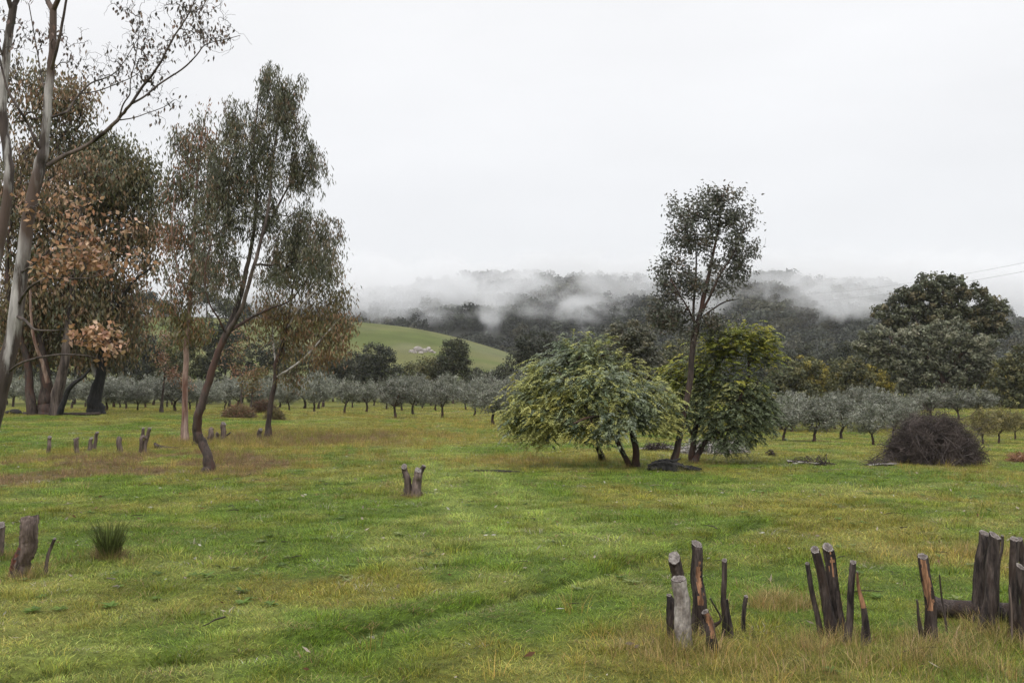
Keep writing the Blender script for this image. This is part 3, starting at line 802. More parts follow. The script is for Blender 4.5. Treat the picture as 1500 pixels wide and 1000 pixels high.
T.limb(px_limb([(12, 545, 6), (30, 532, 5, -.3), (60, 523, 4.5, -.5), (93, 519, 4, -.7), (128, 521, 3, -.8), (150, 526, 2, -.8), (165, 520, 1.2, -.8)], D1), 20, 0.4)
T.limb(px_limb([(22, 462, 9), (38, 470, 7, -.2), (50, 482, 5, -.3), (76, 484, 3, -.4), (98, 482, 1.5, -.5)], D1), 14, 0.4)
low = [(92, 385, 44, 24, 34, -.6), (130, 370, 30, 20, 24, -.7), (120, 335, 40, 26, 22, -.7), (200, 380, 20, 30, 8, -.7), (180, 330, 30, 24, 8, -.6), (70, 395, 22, 14, 10, -.6), (150, 395, 16, 14, 8, -.7),
       (140, 492, 34, 20, 28, -.8), (170, 505, 24, 16, 16, -.8), (112, 490, 14, 16, 8, -.8), (60, 300, 40, 24, 10, -.3), (112, 292, 36, 22, 10, -.5)]
A, _ = lobe_pts(low, D1, T.g, 0.7)
T.grow(A, 0.2, 0.07, 7, 0.012, 0.0022, 0.5)
tl, dl = np.array(T.tips), np.array(T.tipdir)
top = [(210, 70, 30, 46, 16), (180, 100, 30, 40, 14), (245, 60, 32, 40, 16, -.3), (285, 40, 28, 34, 16, -.4), (318, 50, 34, 20, 16), (230, 118, 34, 22, 12), (270, 10, 30, 22, 12, -.4),
       (140, 110, 30, 22, 8), (225, 160, 30, 14, 4), (256, 146, 12, 12, 3), (55, 60, 22, 30, 8, .2), (110, 90, 26, 30, 8, .3), (200, 20, 24, 26, 8, -.4), (300, 5, 20, 20, 8, -.4), (100, 60, 26, 20, 6, -.2), (30, 60, 16, 34, 6, -.2)]
A, _ = lobe_pts(top, D1, T.g, 0.8)
n0 = len(T.tips)
T.grow(A, 0.4, 0.07, 8, 0.02, 0.0022, 0.5)
tt, dt = np.array(T.tips[n0:]), np.array(T.tipdir[n0:])
# bare twigs fanning from the tips
fan = []
for p, d in zip(tt, dt):
    for _ in range(3): fan.append(p + unit(d + T.g.normal(size=3) * 0.55 + np.array([0, 0, .25])) * T.g.uniform(0.1, 0.3))
T.grow(np.array(fan), 0.3, 0.06, 8, 0.004, 0.0014, 0.4)
T.br = [(np.array([q[int(round(i))] for i in np.linspace(0, len(q) - 1, 8)]), np.array([r[int(round(i))] for i in np.linspace(0, len(r) - 1, 8)])) for q, r in T.br]
TOPL = [(0.075, 0.062, 0.05), (0.11, 0.078, 0.06), (0.15, 0.10, 0.075), (0.06, 0.058, 0.05)]
PINK = [(0.36, 0.205, 0.115), (0.44, 0.29, 0.19), (0.25, 0.135, 0.075), (0.33, 0.19, 0.10)]
lf = [leafage(tl, dl, 6, 0.05, 0.068, 0.04, 'loose', PINK, T.g, var=0.3), leafage(tt, dt, 5, 0.06, 0.062, 0.026, 'hang', TOPL, T.g)]
make_tree('gum_tree', 'big gum with peeling grey trunk at the picture edge, bare forked limbs and brown leaves', 'tree', c, T, [('leaves', M_leaf, lf)], M_gum, k=14, rough=0.05, twigmat=M_twig, limbdef=M_twig, limbmat={1: M_gum, 2: M_gum, 3: M_gum2, 4: M_gum2})
# ---- its neighbour
T = Tree(12); D1b = 11.8
c = np.array([at(-75, 700, D1b)[0], D1b, 0.0]); c[2] = float(G(c[0], c[1]))
T.limb([[c[0], c[1], c[2] - .15, .2], [c[0], c[1], c[2] + .05, .18]] + px_limb([(-62, 720, 36), (-34, 560, 30), (-14, 430, 25), (5, 320, 22), (14, 255, 21), (9, 210, 20), (3, 155, 19), (8, 90, 18), (14, 45, 17), (20, 8, 16)], D1b), 40, 0.4)
T.limb(px_limb([(19, 14, 13), (28, -14, 11, .1), (40, -60, 8, .2), (48, -130, 4, .3)], D1b), 12, 0.5)
T.limb(px_limb([(18, 16, 12), (8, -16, 9, -.1), (-8, -70, 7, -.2), (-20, -140, 4, -.3)], D1b), 12, 0.5)
T.limb(px_limb([(8, 92, 6), (-4, 60, 5, -.1), (-16, 20, 4, -.2), (-30, -40, 3, -.2)], D1b), 12, 0.5)
A, _ = lobe_pts([(20, -10, 40, 24, 8), (0, 40, 22, 30, 6), (15, 100, 20, 40, 5, .3)], D1b, T.g); T.grow(A, 0.4, 0.07, 7, 0.012, 0.0024)
tp, td = np.array(T.tips), np.array(T.tipdir)
make_tree('gum_tree', 'mottled white and brown gum trunk at the very edge beside the bigger gum', 'tree', c, T, [('leaves', M_leaf, [leafage(tp, td, 7, 0.07, 0.065, 0.028, 'hang', TOPL, T.g)])], M_gum, k=14, rough=0.05, twigmat=M_twig)

# ---- old many-stemmed red gums in the far left corner of the field
WK = 0.78
cE = gnd(66, 607); DE = cE[1]
T = Tree(21); s = DE / F
def oldstem(pts, n=20, frm=0.45): T.limb(px_limb(pts, DE), n, frm)
T.limb([[cE[0], DE, cE[2] - .3, 14 * s], [cE[0], DE, cE[2] + .15, 12 * s]] + px_limb([(66, 590, 26), (67, 560, 20), (62, 520, 16), (56, 470, 13), (58, 400, 10), (66, 330, 8), (70, 260, 5)], DE), 26, 0.45)
oldstem([(48, 612, 20, -.4), (44, 580, 17, -.4), (42, 540, 14, -.4), (30, 490, 12, -.5), (16, 440, 10, -.6), (10, 380, 7, -.6), (20, 300, 5, -.6)])
oldstem([(82, 612, 26, -.6), (84, 580, 22, -.6), (92, 540, 18, -.7), (98, 500, 15, -.7), (104, 440, 12, -.6), (112, 380, 9, -.5), (118, 300, 6, -.5), (116, 240, 4, -.5)])
oldstem([(88, 606, 12, -.9), (96, 580, 10, -1), (108, 562, 8, -1.1), (122, 552, 6, -1.1), (132, 540, 4, -1.1)], 12, 0.7)
oldstem([(70, 560, 9, -.6), (62, 530, 7, -.9), (52, 505, 6, -1.2), (46, 470, 5, -1.3), (44, 420, 4, -1.3)], 14)
LE = [(30, 130, 50, 40, 26, 1), (95, 150, 40, 34, 26, 1), (60, 235, 55, 50, 46, 1), (20, 290, 46, 60, 56), (80, 310, 64, 60, 76), (140, 260, 40, 40, 36), (40, 380, 50, 50, 50), (110, 380, 50, 46, 54), (70, 440, 60, 40, 50), (20, 450, 40, 44, 44), (120, 450, 34, 36, 40), (40, 505, 44, 26, 26, 1), (95, 500, 40, 30, 34, 1), (100, 160, 30, 40, 14, 1), (60, 180, 40, 40, 18, 1)]
A, ids = lobe_pts(LE, DE, T.g, 0.8, 0.5, 1.25); T.grow(A, 0.35, 0.05, 6, 0.14, 0.014, 0.48)
tp, td = np.array(T.tips), np.array(T.tipdir)
EC = [(0.150, 0.118, 0.060), (0.105, 0.104, 0.058), (0.21, 0.140, 0.078), (0.27, 0.165, 0.095)]
lf = [leafage(tp, td, 44, 0.45, 0.3, 0.10, 'hang', EC, T.g, [.3, .34, .22, .14])]
make_tree('red_gum', 'old many-stemmed red gum with fire-blackened bases and rusty brown crown', 'tree', cE, T, [('leaves', M_leaf, lf)], M_dark, k=12, twigmat=M_gum2, rough=0.08, limbmat={1: M_dark, 2: M_gum2, 3: M_black, 4: M_red})
cF = gnd(140, 606); DF = cF[1]
T = Tree(22); s = DF / F
T.limb([[cF[0], DF, cF[2] - .3, 16 * s], [cF[0], DF, cF[2] + .1, 13 * s]] + px_limb([(139, 590, 27), (144, 565, 21), (148, 540, 17), (152, 500, 13), (156, 440, 10), (166, 380, 8), (174, 300, 5), (170, 230, 3)], DF), 26, 0.5)
T.limb(px_limb([(146, 560, 9), (134, 530, 8, .5), (130, 490, 7, .8), (134, 430, 6, 1), (140, 360, 4, 1)], DF), 16, .4)
T.limb(px_limb([(153, 490, 8), (172, 450, 6, -.6), (196, 412, 5, -.8), (222, 392, 3, -.9)], DF), 14, .4)
T.limb(px_limb([(162, 400, 5), (185, 340, 4, .4), (205, 290, 3, .6), (222, 262, 2, .6)], DF), 14, .4)
LF = [(150, 225, 52, 30, 44), (112, 222, 30, 26, 20), (205, 255, 34, 26, 34), (228, 282, 16, 22, 10), (175, 290, 50, 34, 50), (130, 300, 44, 40, 44), (212, 330, 32, 30, 30), (165, 350, 50, 36, 44), (220, 385, 18, 18, 10),
      (140, 410, 44, 36, 36), (185, 420, 26, 30, 16), (160, 460, 38, 34, 36), (110, 460, 30, 40, 26), (175, 505, 36, 28, 30, .8), (205, 455, 22, 24, 12), (135, 515, 26, 22, 16, 1)]
A, ids = lobe_pts(LF, DF, T.g, 0.8, 0.5, 1.25); T.grow(A, 0.35, 0.05, 6, 0.14, 0.014, 0.48)
tp, td = np.array(T.tips), np.array(T.tipdir)
zc = at(0, 300, DF)[2]; dk = tp[:, 2] > zc + T.g.normal(size=len(tp)) * 0.8
DK = [(0.10, 0.10, 0.046), (0.135, 0.115, 0.052), (0.082, 0.086, 0.05)]
lf = [leafage(tp[dk], td[dk], 48, 0.4, 0.28, 0.095, 'hang', DK, T.g), leafage(tp[~dk], td[~dk], 40, 0.4, 0.3, 0.10, 'hang', EC, T.g, [.3, .3, .25, .15])]
make_tree('red_gum', 'tall gum with black hollow base and dark green upper crown behind the orange leaves', 'tree', cF, T, [('leaves', M_leaf, lf)], M_black, k=12, twigmat=M_gum2, rough=0.08, limbmat={1: M_white})

# ---- lone slender gum rising from between the wattles
WK = 0.88
c, foot = ground_limb(985, 684, 12, 1.2); D6 = c[1]
T = Tree(65)
T.limb(foot + px_limb([(991, 662, 11.5), (998, 625, 11), (1006, 585, 10.5), (1012, 540, 10), (1016, 500, 9.5), (1023, 470, 9), (1031, 435, 7.5), (1039, 400, 6), (1046, 365, 4.5), (1054, 325, 3), (1056, 290, 1.6)], D6), 36, 0.62)
T.limb(px_limb([(1018, 492, 5), (1016, 455, 4.5, .2), (1018, 420, 4, .3), (1020, 385, 3, .3), (1018, 345, 2, .3)], D6), 16, 0.3)
T.limb(px_limb([(1024, 466, 5), (1042, 430, 4, -.2), (1056, 400, 3.5, -.3), (1074, 372, 2.5, -.3), (1086, 335, 1.6, -.3)], D6), 16, 0.3)
T.limb(px_limb([(1020, 478, 4), (1008, 452, 3, -.2), (996, 432, 2.4, -.3), (982, 408, 1.6, -.3)], D6), 14, 0.3)
T.limb(px_limb([(1022, 470, 3.5), (1042, 454, 3, .2), (1062, 442, 2.4, .3), (1082, 438, 1.4, .3)], D6), 12, 0.3)
L6 = [(1052, 298, 44, 28, 56), (1010, 310, 32, 26, 34), (1085, 318, 22, 28, 22), (1040, 338, 46, 34, 56), (1004, 352, 36, 28, 46), (1082, 360, 26, 38, 42), (1074, 392, 32, 24, 34), (985, 388, 26, 20, 20), (972, 412, 20, 22, 14),
      (1005, 400, 24, 26, 16), (1042, 386, 26, 24, 12), (1014, 424, 20, 20, 20), (970, 464, 24, 20, 40), (998, 458, 22, 14, 16), (985, 425, 24, 20, 20), (1056, 424, 28, 16, 16), (1048, 462, 34, 14, 14), (1018, 480, 34, 14, 22), (990, 474, 24, 14, 16), (1045, 478, 26, 12, 12), (1060, 285, 24, 14, 8), (975, 440, 20, 12, 8)]
A, ids = lobe_pts(L6, D6, T.g, 0.9, 0.5, 0.6); T.grow(A, 0.45, 0.05, 7, 0.03, 0.0035, 0.5)
tp, td = np.array(T.tips), np.array(T.tipdir)
G6 = [(0.095, 0.098, 0.076), (0.12, 0.118, 0.09), (0.076, 0.078, 0.062), (0.13, 0.10, 0.072)]
lf = [leafage(tp, td, 48, 0.105, 0.095, 0.044, 'loose', G6, T.g, [.35, .3, .25, .1])]
# leafless twigs on the right-hand side
n0 = len(T.br)
A, _ = lobe_pts([(1108, 352, 14, 24, 16), (1112, 370, 18, 16, 10), (1092, 395, 14, 20, 10)], D6, T.g); T.grow(A, 0.2, 0.06, 7, 0.006, 0.002, 0.4)
make_tree('gum_tree', 'tall slender gum leaning out from between the wattles, dark against the sky', 'tree', c, T, [('leaves', M_leaf, lf)], M_dark, k=10, twigmat=M_dark)

# ---- wattles: feathery drooping sprays
def frond_sprays(tips, dirs, centre, g, cols, ids, L=0.5, npair=11, droop=0.5, fl=0.15, fw=0.04, up=0.0):
    n = len(tips)
    out = tips - centre; out[:, 2] *= 0.25
    d0 = unit(out + g.normal(size=(n, 3)) * np.array([1.3, 1.3, 0.6]) * np.linalg.norm(out, axis=1, keepdims=True) * 0.6 + 1e-4)
    d0[:, 2] += up; d0 = unit(d0)
    Ls = L * g.uniform(0.35, 1.7, n)
    C = []; AX = []; K = []; yell = []
    for i in range(npair):
        t = (i + 0.4) / npair
        p = tips + d0 * (Ls * t)[:, None] + np.array([0, 0, -1.0]) * (droop * Ls * t * t)[:, None]
        tg = unit(d0 + np.array([0, 0, -2.0]) * droop * t)
        side = unit(np.cross(tg, np.array([0, 0, 1.0])) + g.normal(size=(n, 3)) * 0.15)
        for sgn in (-1, 1):
            C.append(p); AX.append(side * sgn * 0.85 + tg * 0.75 + np.array([0, 0, -0.25]) + g.normal(size=(n, 3)) * 0.16); K.append(np.arange(n)); yell.append(np.full(n, t))
    C = np.vstack(C); AX = np.vstack(AX); K = np.concatenate(K); tt = np.concatenate(yell)
    N = len(C)
    ln = fl * (1.1 - 0.55 * np.abs(tt - 0.35)) * g.uniform(0.5, 1.4, N)
    ax = unit(AX); nrm = unit(np.cross(ax, np.cross(np.array([0, 0, 1.0]), ax)) + g.normal(size=(N, 3)) * 0.35)
    sd = unit(np.cross(ax, nrm))
    V = np.stack([C, C + ax * ln[:, None] * .45 + sd * fw / 2, C + ax * ln[:, None], C + ax * ln[:, None] * .45 - sd * fw / 2], 1).reshape(-1, 3)
    T_ = np.asarray(cols)[ids][K] * g.uniform(0.78, 1.22, (N, 1))
    return V, np.arange(N * 4).reshape(N, 4), np.repeat(T_, 4, 0)
WC = np.array([(0.23, 0.265, 0.150), (0.33, 0.335, 0.115), (0.22, 0.25, 0.185), (0.37, 0.345, 0.095), (0.11, 0.145, 0.088), (0.045, 0.058, 0.03)])
WK = 1.0
cW = gnd(915, 684); DW = cW[1]
T = Tree(71)
for (a, b, pts) in [(932, 684, [(931, 660, 10), (926, 630, 9), (916, 590, 8, .2), (900, 550, 6, .3), (880, 515, 4, .3)]),
                    (921, 684, [(914, 666, 7.5), (906, 650, 7, -.1), (890, 615, 6, -.3), (860, 580, 5, -.5), (830, 555, 3, -.6)]),
                    (882, 674, [(877, 658, 8, .5), (872, 645, 7, .5), (862, 610, 6, .3), (850, 565, 5, .2), (855, 520, 3, 0)])]:
    cc, foot = ground_limb(a, b, pts[0][2], 1.2)
    T.limb(foot + px_limb(pts, DW), 22, 0.45)
T.limb(px_limb([(926, 628, 5), (945, 590, 5, -.2), (965, 570, 3, -.3), (985, 575, 2, -.3)], DW), 12, 0.3)
T.limb(px_limb([(893, 620, 4), (880, 610, 4, -.8), (860, 612, 3, -1.2), (840, 620, 2, -1.5)], DW), 12, 0.3)
LW = [(858, 516, 46, 18, 60, .2), (815, 546, 44, 24, 66), (782, 586, 36, 26, 60), (766, 614, 26, 18, 40), (900, 552, 46, 28, 60, .2), (858, 566, 56, 28, 90, -.5), (812, 602, 44, 24, 72, -.5), (786, 630, 32, 10, 34, -.2),
      (898, 594, 50, 26, 80, -.7), (948, 586, 38, 24, 56, -.3), (972, 606, 26, 16, 34, -.2), (945, 618, 40, 10, 44, -.6), (895, 622, 34, 8, 30, -1), (850, 622, 40, 10, 46, -.7), (850, 545, 56, 30, 40, .8)]
A, ids = lobe_pts(LW, DW, T.g, 0.85, 0.36); T.grow(A, 0.15, 0.04, 6, 0.035, 0.0035, 0.5)
tp, td = np.array(T.tips), np.array(T.tipdir)
ctr = at(890, 600, DW)
pxl = 750 + tp[:, 0] / tp[:, 1] * F
tp = tp + 0.16 * (np.stack([fbm(tp[:, 0] * 2.2, tp[:, 2] * 2.2 + i_ * 9, 2) for i_ in range(3)], -1) - .5) * np.array([2, 2, 2.6])
yel = fbm(tp[:, 0] * 1.6 + 3, tp[:, 2] * 1.8 + 8, 3) + 0.08 * (tp[:, 0] < ctr[0] - 0.2)
u = T.g.random(len(tp)) - 0.5 + (yel - 0.5) * 2.4
ids = np.select([u > 0.8, u > 0.08, u > -0.3], [3, 1, 0], 2); dkk = T.g.random(len(tp)) < 0.12; ids[dkk] = 4
sp1 = frond_sprays(tp, td, ctr, T.g, WC, ids, 0.24, 10, 0.5, 0.085, 0.03)
sp2 = [frond_sprays(tp + T.g.normal(size=tp.shape) * 0.15, td, ctr, T.g, WC, ids, 0.22, 9, 0.45, 0.08, 0.03) for _ in range(5)] + [clumps(tp, 0.13, 60, .05, .025, WC[[0, 1, 2, 0]], T.g)]
make_tree('wattle_tree', 'broad low wattle with feathery drooping yellow-green sprays down to the grass', 'tree', cW, T, [('fronds', M_frond, [sp1] + sp2)], M_dark, k=10, twigmat=M_dark, limb_names=['trunk', 'trunk', 'trunk'])
# second wattle, darker, at the right of the slender gum
c7 = gnd(1016, 678); D7 = c7[1] + 0.2
T = Tree(72)
for (a, b, pts) in [(1014, 677, [(1015, 655, 9), (1018, 630, 8, .1), (1030, 590, 7, .2), (1045, 545, 5, .2), (1060, 510, 3, .2)]), (1018, 678, [(1026, 660, 8), (1036, 642, 7.5, -.1), (1060, 610, 6, -.2), (1085, 580, 4, -.2), (1100, 545, 3, 0)])]:
    cc, foot = ground_limb(a, b, pts[0][2], 1.2); T.limb(foot + px_limb(pts, D7), 22, 0.45)
T.limb(px_limb([(1016, 640, 4), (1004, 615, 4, .2), (998, 580, 3, .4), (990, 550, 2, .4)], D7), 12, .4)
L7 = [(1075, 505, 46, 26, 70), (1105, 498, 34, 18, 44), (1050, 500, 26, 16, 24), (1045, 530, 36, 28, 44), (1118, 520, 24, 18, 22), (1060, 565, 54, 32, 76), (1100, 580, 36, 34, 56), (1040, 600, 42, 34, 60), (1085, 615, 48, 26, 60, -.3), (1118, 610, 22, 26, 28), (1065, 640, 50, 14, 34, -.3), (1005, 560, 26, 30, 30, .4), (990, 545, 26, 16, 20, .6), (1000, 600, 20, 24, 16, .3)]
A, ids = lobe_pts(L7, D7, T.g, 0.85, 0.42, 1.25); T.grow(A, 0.2, 0.04, 6, 0.035, 0.0035, 0.5)
tp, td = np.array(T.tips), np.array(T.tipdir)
ctr = at(1065, 590, D7)
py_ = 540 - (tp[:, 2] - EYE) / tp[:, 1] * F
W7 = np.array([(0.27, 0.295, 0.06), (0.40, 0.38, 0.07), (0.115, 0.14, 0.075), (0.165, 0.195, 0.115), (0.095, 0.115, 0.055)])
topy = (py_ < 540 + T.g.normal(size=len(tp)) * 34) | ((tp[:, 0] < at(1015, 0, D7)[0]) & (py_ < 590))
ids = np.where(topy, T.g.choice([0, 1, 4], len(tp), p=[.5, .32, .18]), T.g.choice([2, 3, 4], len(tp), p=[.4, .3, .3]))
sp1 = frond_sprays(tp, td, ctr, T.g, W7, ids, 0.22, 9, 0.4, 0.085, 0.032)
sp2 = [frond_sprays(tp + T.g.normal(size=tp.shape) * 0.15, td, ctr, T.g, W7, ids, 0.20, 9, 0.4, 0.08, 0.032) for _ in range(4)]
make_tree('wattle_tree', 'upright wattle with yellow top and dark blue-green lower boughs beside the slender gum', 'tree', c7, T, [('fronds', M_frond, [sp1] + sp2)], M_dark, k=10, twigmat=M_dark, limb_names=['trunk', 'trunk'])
# ------------------------------------------------------------------ trees beyond: one builder, every tree its own crown
def far_tree(name, label, px, base_py, lobes, D, cols, seed, per=30, leaf=0.3, bark=None, density=1.0, zbase=None, group=None, colw=None, style='loose', trunk_w=None):
    g = np.random.default_rng(seed)
    T = Tree(seed); s = D / F
    x = at(px, 560, D)[0]; zb = float(G(x, D)) if zbase is None else zbase
    ys_ = [lb[1] for lb in lobes]; topy = min(lb[1] - 0.3 * lb[3] for lb in lobes)
    H = at(px, topy, D)[2] - zb
    r = (trunk_w or max(2.5, 0.028 * H / s)) * 0.5 * s
    lean = (np.mean([lb[0] for lb in lobes]) - px) * s
    T.limb([[x, D, zb - 0.4, r * 1.3], [x, D, zb + 0.1, r * 1.15], [x + lean * .2, D, zb + H * .35, r * .9], [x + lean * .7, D + .2, zb + H * .65, r * .6], [x + lean, D, zb + H * .92, r * .25]], 16, 0.3)
    A, ids = lobe_pts(lobes, D, g, 0.9, 0.36, density * 1.35); T.grow(A, 0.35, 0.05, 5, r * 0.6, max(0.012, r * .07), 0.48)
    tp, td = np.array(T.tips), np.array(T.tipdir)
    lf = [clumps(tp, 6.4 * s, per + 14, leaf * .85, leaf * .5, cols, g, colw=colw)]
    return make_tree(name, label, 'tree', (x, D, zb), T, [('leaves', M_far, lf)], bark or M_gum2, group, k=7)
DARK = [(0.050, 0.056, 0.040), (0.066, 0.068, 0.046), (0.042, 0.046, 0.036)]
MID = [(0.105, 0.108, 0.055), (0.14, 0.13, 0.058), (0.082, 0.087, 0.052)]
YEL = [(0.34, 0.28, 0.055), (0.24, 0.205, 0.055), (0.15, 0.145, 0.058), (0.10, 0.104, 0.05)]
GREY = [(0.155, 0.160, 0.108), (0.12, 0.126, 0.086), (0.20, 0.198, 0.138), (0.09, 0.095, 0.066)]
NUM = ['first', 'second', 'third', 'fourth', 'fifth', 'sixth', 'seventh', 'eighth', 'ninth', 'tenth', 'eleventh', 'twelfth', 'thirteenth', 'fourteenth', 'fifteenth', 'sixteenth', 'seventeenth', 'eighteenth']
def nth(i):
    if i < 19: return (NUM + ['nineteenth'])[i]
    t, u_ = divmod(i + 1, 10)
    return {2: 'twentieth', 3: 'thirtieth'}[t] if u_ == 0 else {2: 'twenty', 3: 'thirty'}[t] + '-' + NUM[u_ - 1]
far_tree('gum_tree', 'great spreading gum with open umbrella crown and brownish edges behind the orchard', 1375, 612,
         [(1375, 425, 50, 24, 60), (1335, 445, 36, 24, 46), (1418, 440, 40, 26, 54), (1305, 462, 28, 18, 28), (1455, 455, 24, 22, 28), (1345, 480, 50, 26, 40), (1425, 485, 46, 22, 40), (1466, 478, 16, 16, 12), (1310, 480, 24, 14, 16), (1380, 460, 44, 22, 44), (1350, 430, 30, 16, 24), (1400, 470, 50, 22, 44), (1440, 480, 30, 18, 24)],
         118, [(0.105, 0.110, 0.066), (0.088, 0.094, 0.06), (0.14, 0.122, 0.07), (0.07, 0.075, 0.05)], 101, 30, 0.5, M_gum2, trunk_w=10)
far_tree('gum_tree', 'dense rounded grey-green tree standing in front of the great spreading gum', 1385, 612,
         [(1380, 492, 60, 24, 70), (1425, 510, 36, 26, 44), (1345, 515, 42, 28, 56), (1290, 500, 38, 22, 40), (1268, 508, 24, 18, 22), (1395, 535, 60, 32, 80), (1340, 552, 46, 30, 60), (1425, 556, 40, 30, 50), (1375, 585, 54, 26, 60), (1300, 530, 30, 18, 24), (1410, 600, 40, 18, 26), (1335, 590, 34, 20, 30)],
         108, GREY, 102, 34, 0.42, M_dark, trunk_w=11)
far_tree('gum_tree', 'dark green tree cut off by the picture edge behind small yellow-green orchard trees', 1500, 612,
         [(1500, 530, 34, 22, 40), (1478, 555, 32, 26, 44), (1530, 545, 40, 30, 40), (1490, 585, 40, 24, 46), (1525, 585, 36, 26, 30)], 104, MID, 103, 30, 0.4)
ytr = [(1150, 606, [(1150, 562, 24, 16, 36), (1160, 578, 22, 18, 30), (1142, 580, 20, 18, 26)], MID, 'bushy dark olive-green gum right behind the yellow-topped wattle'),
       (1178, 606, [(1180, 552, 22, 16, 34), (1192, 568, 20, 20, 34), (1172, 572, 18, 18, 26)], YEL[1:], 'round gum with a brown-gold cap between dark gums behind the orchard'),
       (1222, 606, [(1222, 560, 18, 16, 28), (1230, 580, 20, 16, 28), (1214, 582, 18, 14, 20)], YEL, 'gum with a bright yellow shoulder behind the olives'),
       (1248, 606, [(1248, 550, 20, 14, 28), (1256, 568, 22, 18, 34), (1242, 576, 18, 18, 24)], MID, 'dark gum standing next to the yellow-shouldered gum'),
       (1282, 606, [(1282, 562, 18, 14, 28), (1272, 580, 22, 16, 34), (1294, 578, 16, 16, 22)], YEL[:3], 'golden-green gum at the foot of the dense grey-green tree'),
       (1300, 606, [(1298, 548, 22, 14, 28), (1312, 566, 22, 20, 34)], MID, 'brown-green gum tucked against the dense grey-green tree'),
       (1452, 606, [(1452, 556, 16, 16, 24), (1460, 578, 20, 16, 30)], YEL, 'yellowish gum in the gap beyond the great spreading gum')]
for i, (px, by, lb, cc, lab) in enumerate(ytr):
    lb = [(q[0], q[1] - 8, q[2] * 1.25, q[3] * 1.35, q[4] * 1.3) for q in lb]
    far_tree('gum_tree', lab, px, by, lb, 116 + 2.5 * (i % 3), cc, 110 + i, 34, 0.36, M_gum)
# dark trees between orchard and hill
mids = [(785, 590, [(785, 512, 26, 20, 44), (770, 540, 22, 26, 44), (800, 540, 24, 28, 44), (783, 568, 30, 20, 40)], DARK, 132, 'dark domed tree at the end of the green hill'),
        (920, 600, [(915, 500, 34, 20, 60), (940, 525, 26, 24, 44), (900, 530, 30, 26, 50), (925, 560, 34, 26, 44), (955, 545, 18, 22, 20)], [(0.13, 0.13, 0.098), (0.10, 0.102, 0.08), (0.16, 0.15, 0.10)], 52, 'fine-leaved grey tree with round top behind the broad wattle'),
        (548, 592, [(553, 528, 20, 16, 36), (540, 548, 22, 18, 34), (565, 550, 18, 18, 30), (552, 570, 26, 14, 26)], DARK, 142, 'dark tree with pointed crown, tallest of the clump under the hill'),
        (518, 592, [(520, 538, 22, 14, 34), (505, 552, 22, 16, 30), (528, 562, 24, 16, 30)], DARK, 146, 'dark bushy tree beside the golden gum at the hill foot'),
        (488, 592, [(490, 540, 24, 16, 34), (478, 558, 22, 18, 30)], DARK, 143, 'dark bushy tree half hidden behind the golden gum'),
        (600, 590, [(598, 540, 12, 14, 20), (592, 560, 18, 14, 26), (606, 564, 14, 16, 22)], MID, 145, 'small brown-topped gum, shortest of the three below the rock pile'),
        (630, 590, [(630, 530, 18, 14, 30), (622, 546, 16, 16, 26), (640, 552, 16, 16, 26), (628, 568, 20, 12, 22)], MID[:2], 141, 'round gum in the middle of the clump below the rock pile'),
        (664, 592, [(668, 518, 18, 14, 30), (658, 536, 16, 16, 26), (674, 545, 14, 14, 22), (652, 552, 16, 12, 20)], [(0.05, 0.056, 0.036), (0.066, 0.066, 0.04)], 139, 'gum with a thin white trunk below the rock pile'),
        (700, 592, [(700, 562, 20, 12, 28), (688, 570, 18, 12, 22)], DARK, 148, 'low dark bush on the hill foot right of the white-trunked gum'),
        (738, 592, [(738, 558, 22, 14, 32), (724, 568, 20, 12, 24), (752, 566, 16, 14, 22)], DARK, 147, 'low dark bush beside the dark domed tree'),
        (215, 585, [(215, 520, 28, 30, 50), (235, 545, 30, 24, 44), (200, 550, 26, 22, 36)], DARK, 138, 'dark tree on the flat behind the brown-leaved sapling'),
        (330, 585, [(330, 490, 34, 26, 44), (310, 520, 30, 28, 40), (350, 525, 30, 28, 40), (330, 550, 40, 20, 40)], DARK, 136, 'dark tree seen behind the crooked trunk'),
        (415, 585, [(415, 520, 34, 26, 44), (440, 545, 30, 20, 34), (395, 545, 26, 22, 30)], DARK, 140, 'dark tree seen behind the golden gum trunk'),
        (265, 585, [(262, 500, 26, 26, 40), (275, 535, 26, 26, 36), (250, 550, 24, 20, 28)], MID, 134, 'olive-green tree seen behind the straight pink-grey trunk'),
        (20, 590, [(20, 500, 40, 40, 60), (50, 540, 36, 26, 40), (0, 545, 36, 26, 40)], DARK, 130, 'dark tree filling the gap left of the old red gum'),
        (110, 590, [(110, 480, 40, 40, 60), (130, 530, 40, 30, 50), (90, 540, 36, 26, 40)], DARK, 133, 'dark tree seen between the two old red gums'),
        (175, 590, [(176, 500, 34, 36, 50), (190, 545, 30, 24, 40), (160, 545, 26, 24, 30)], DARK, 131, 'dark tree right of the hollow-based gum'),
        (1000, 590, [(1000, 530, 30, 22, 40), (975, 550, 26, 22, 34), (1020, 555, 30, 24, 34)], MID, 128, 'bushy tree glimpsed between the two wattles')]
for i, (px, by, lb, cc, D, lab) in enumerate(mids):
    if D > 60: lb = [(px + (q[0] - px) * 1.12, q[1] + (9 if px in (600, 630) else -5), q[2] * 1.2, q[3] * 1.25, q[4] * 1.5) for q in lb]
    else: lb = [(q[0] + 4, q[1] - 8, q[2] * 1.1, q[3] * 1.1, q[4] * 1.4) for q in lb]
    far_tree('gum_tree', lab, px, by, lb, D, cc, 140 + i, 30, 0.34 if D > 60 else 0.17, M_gum if 'white' in lab else M_dark)
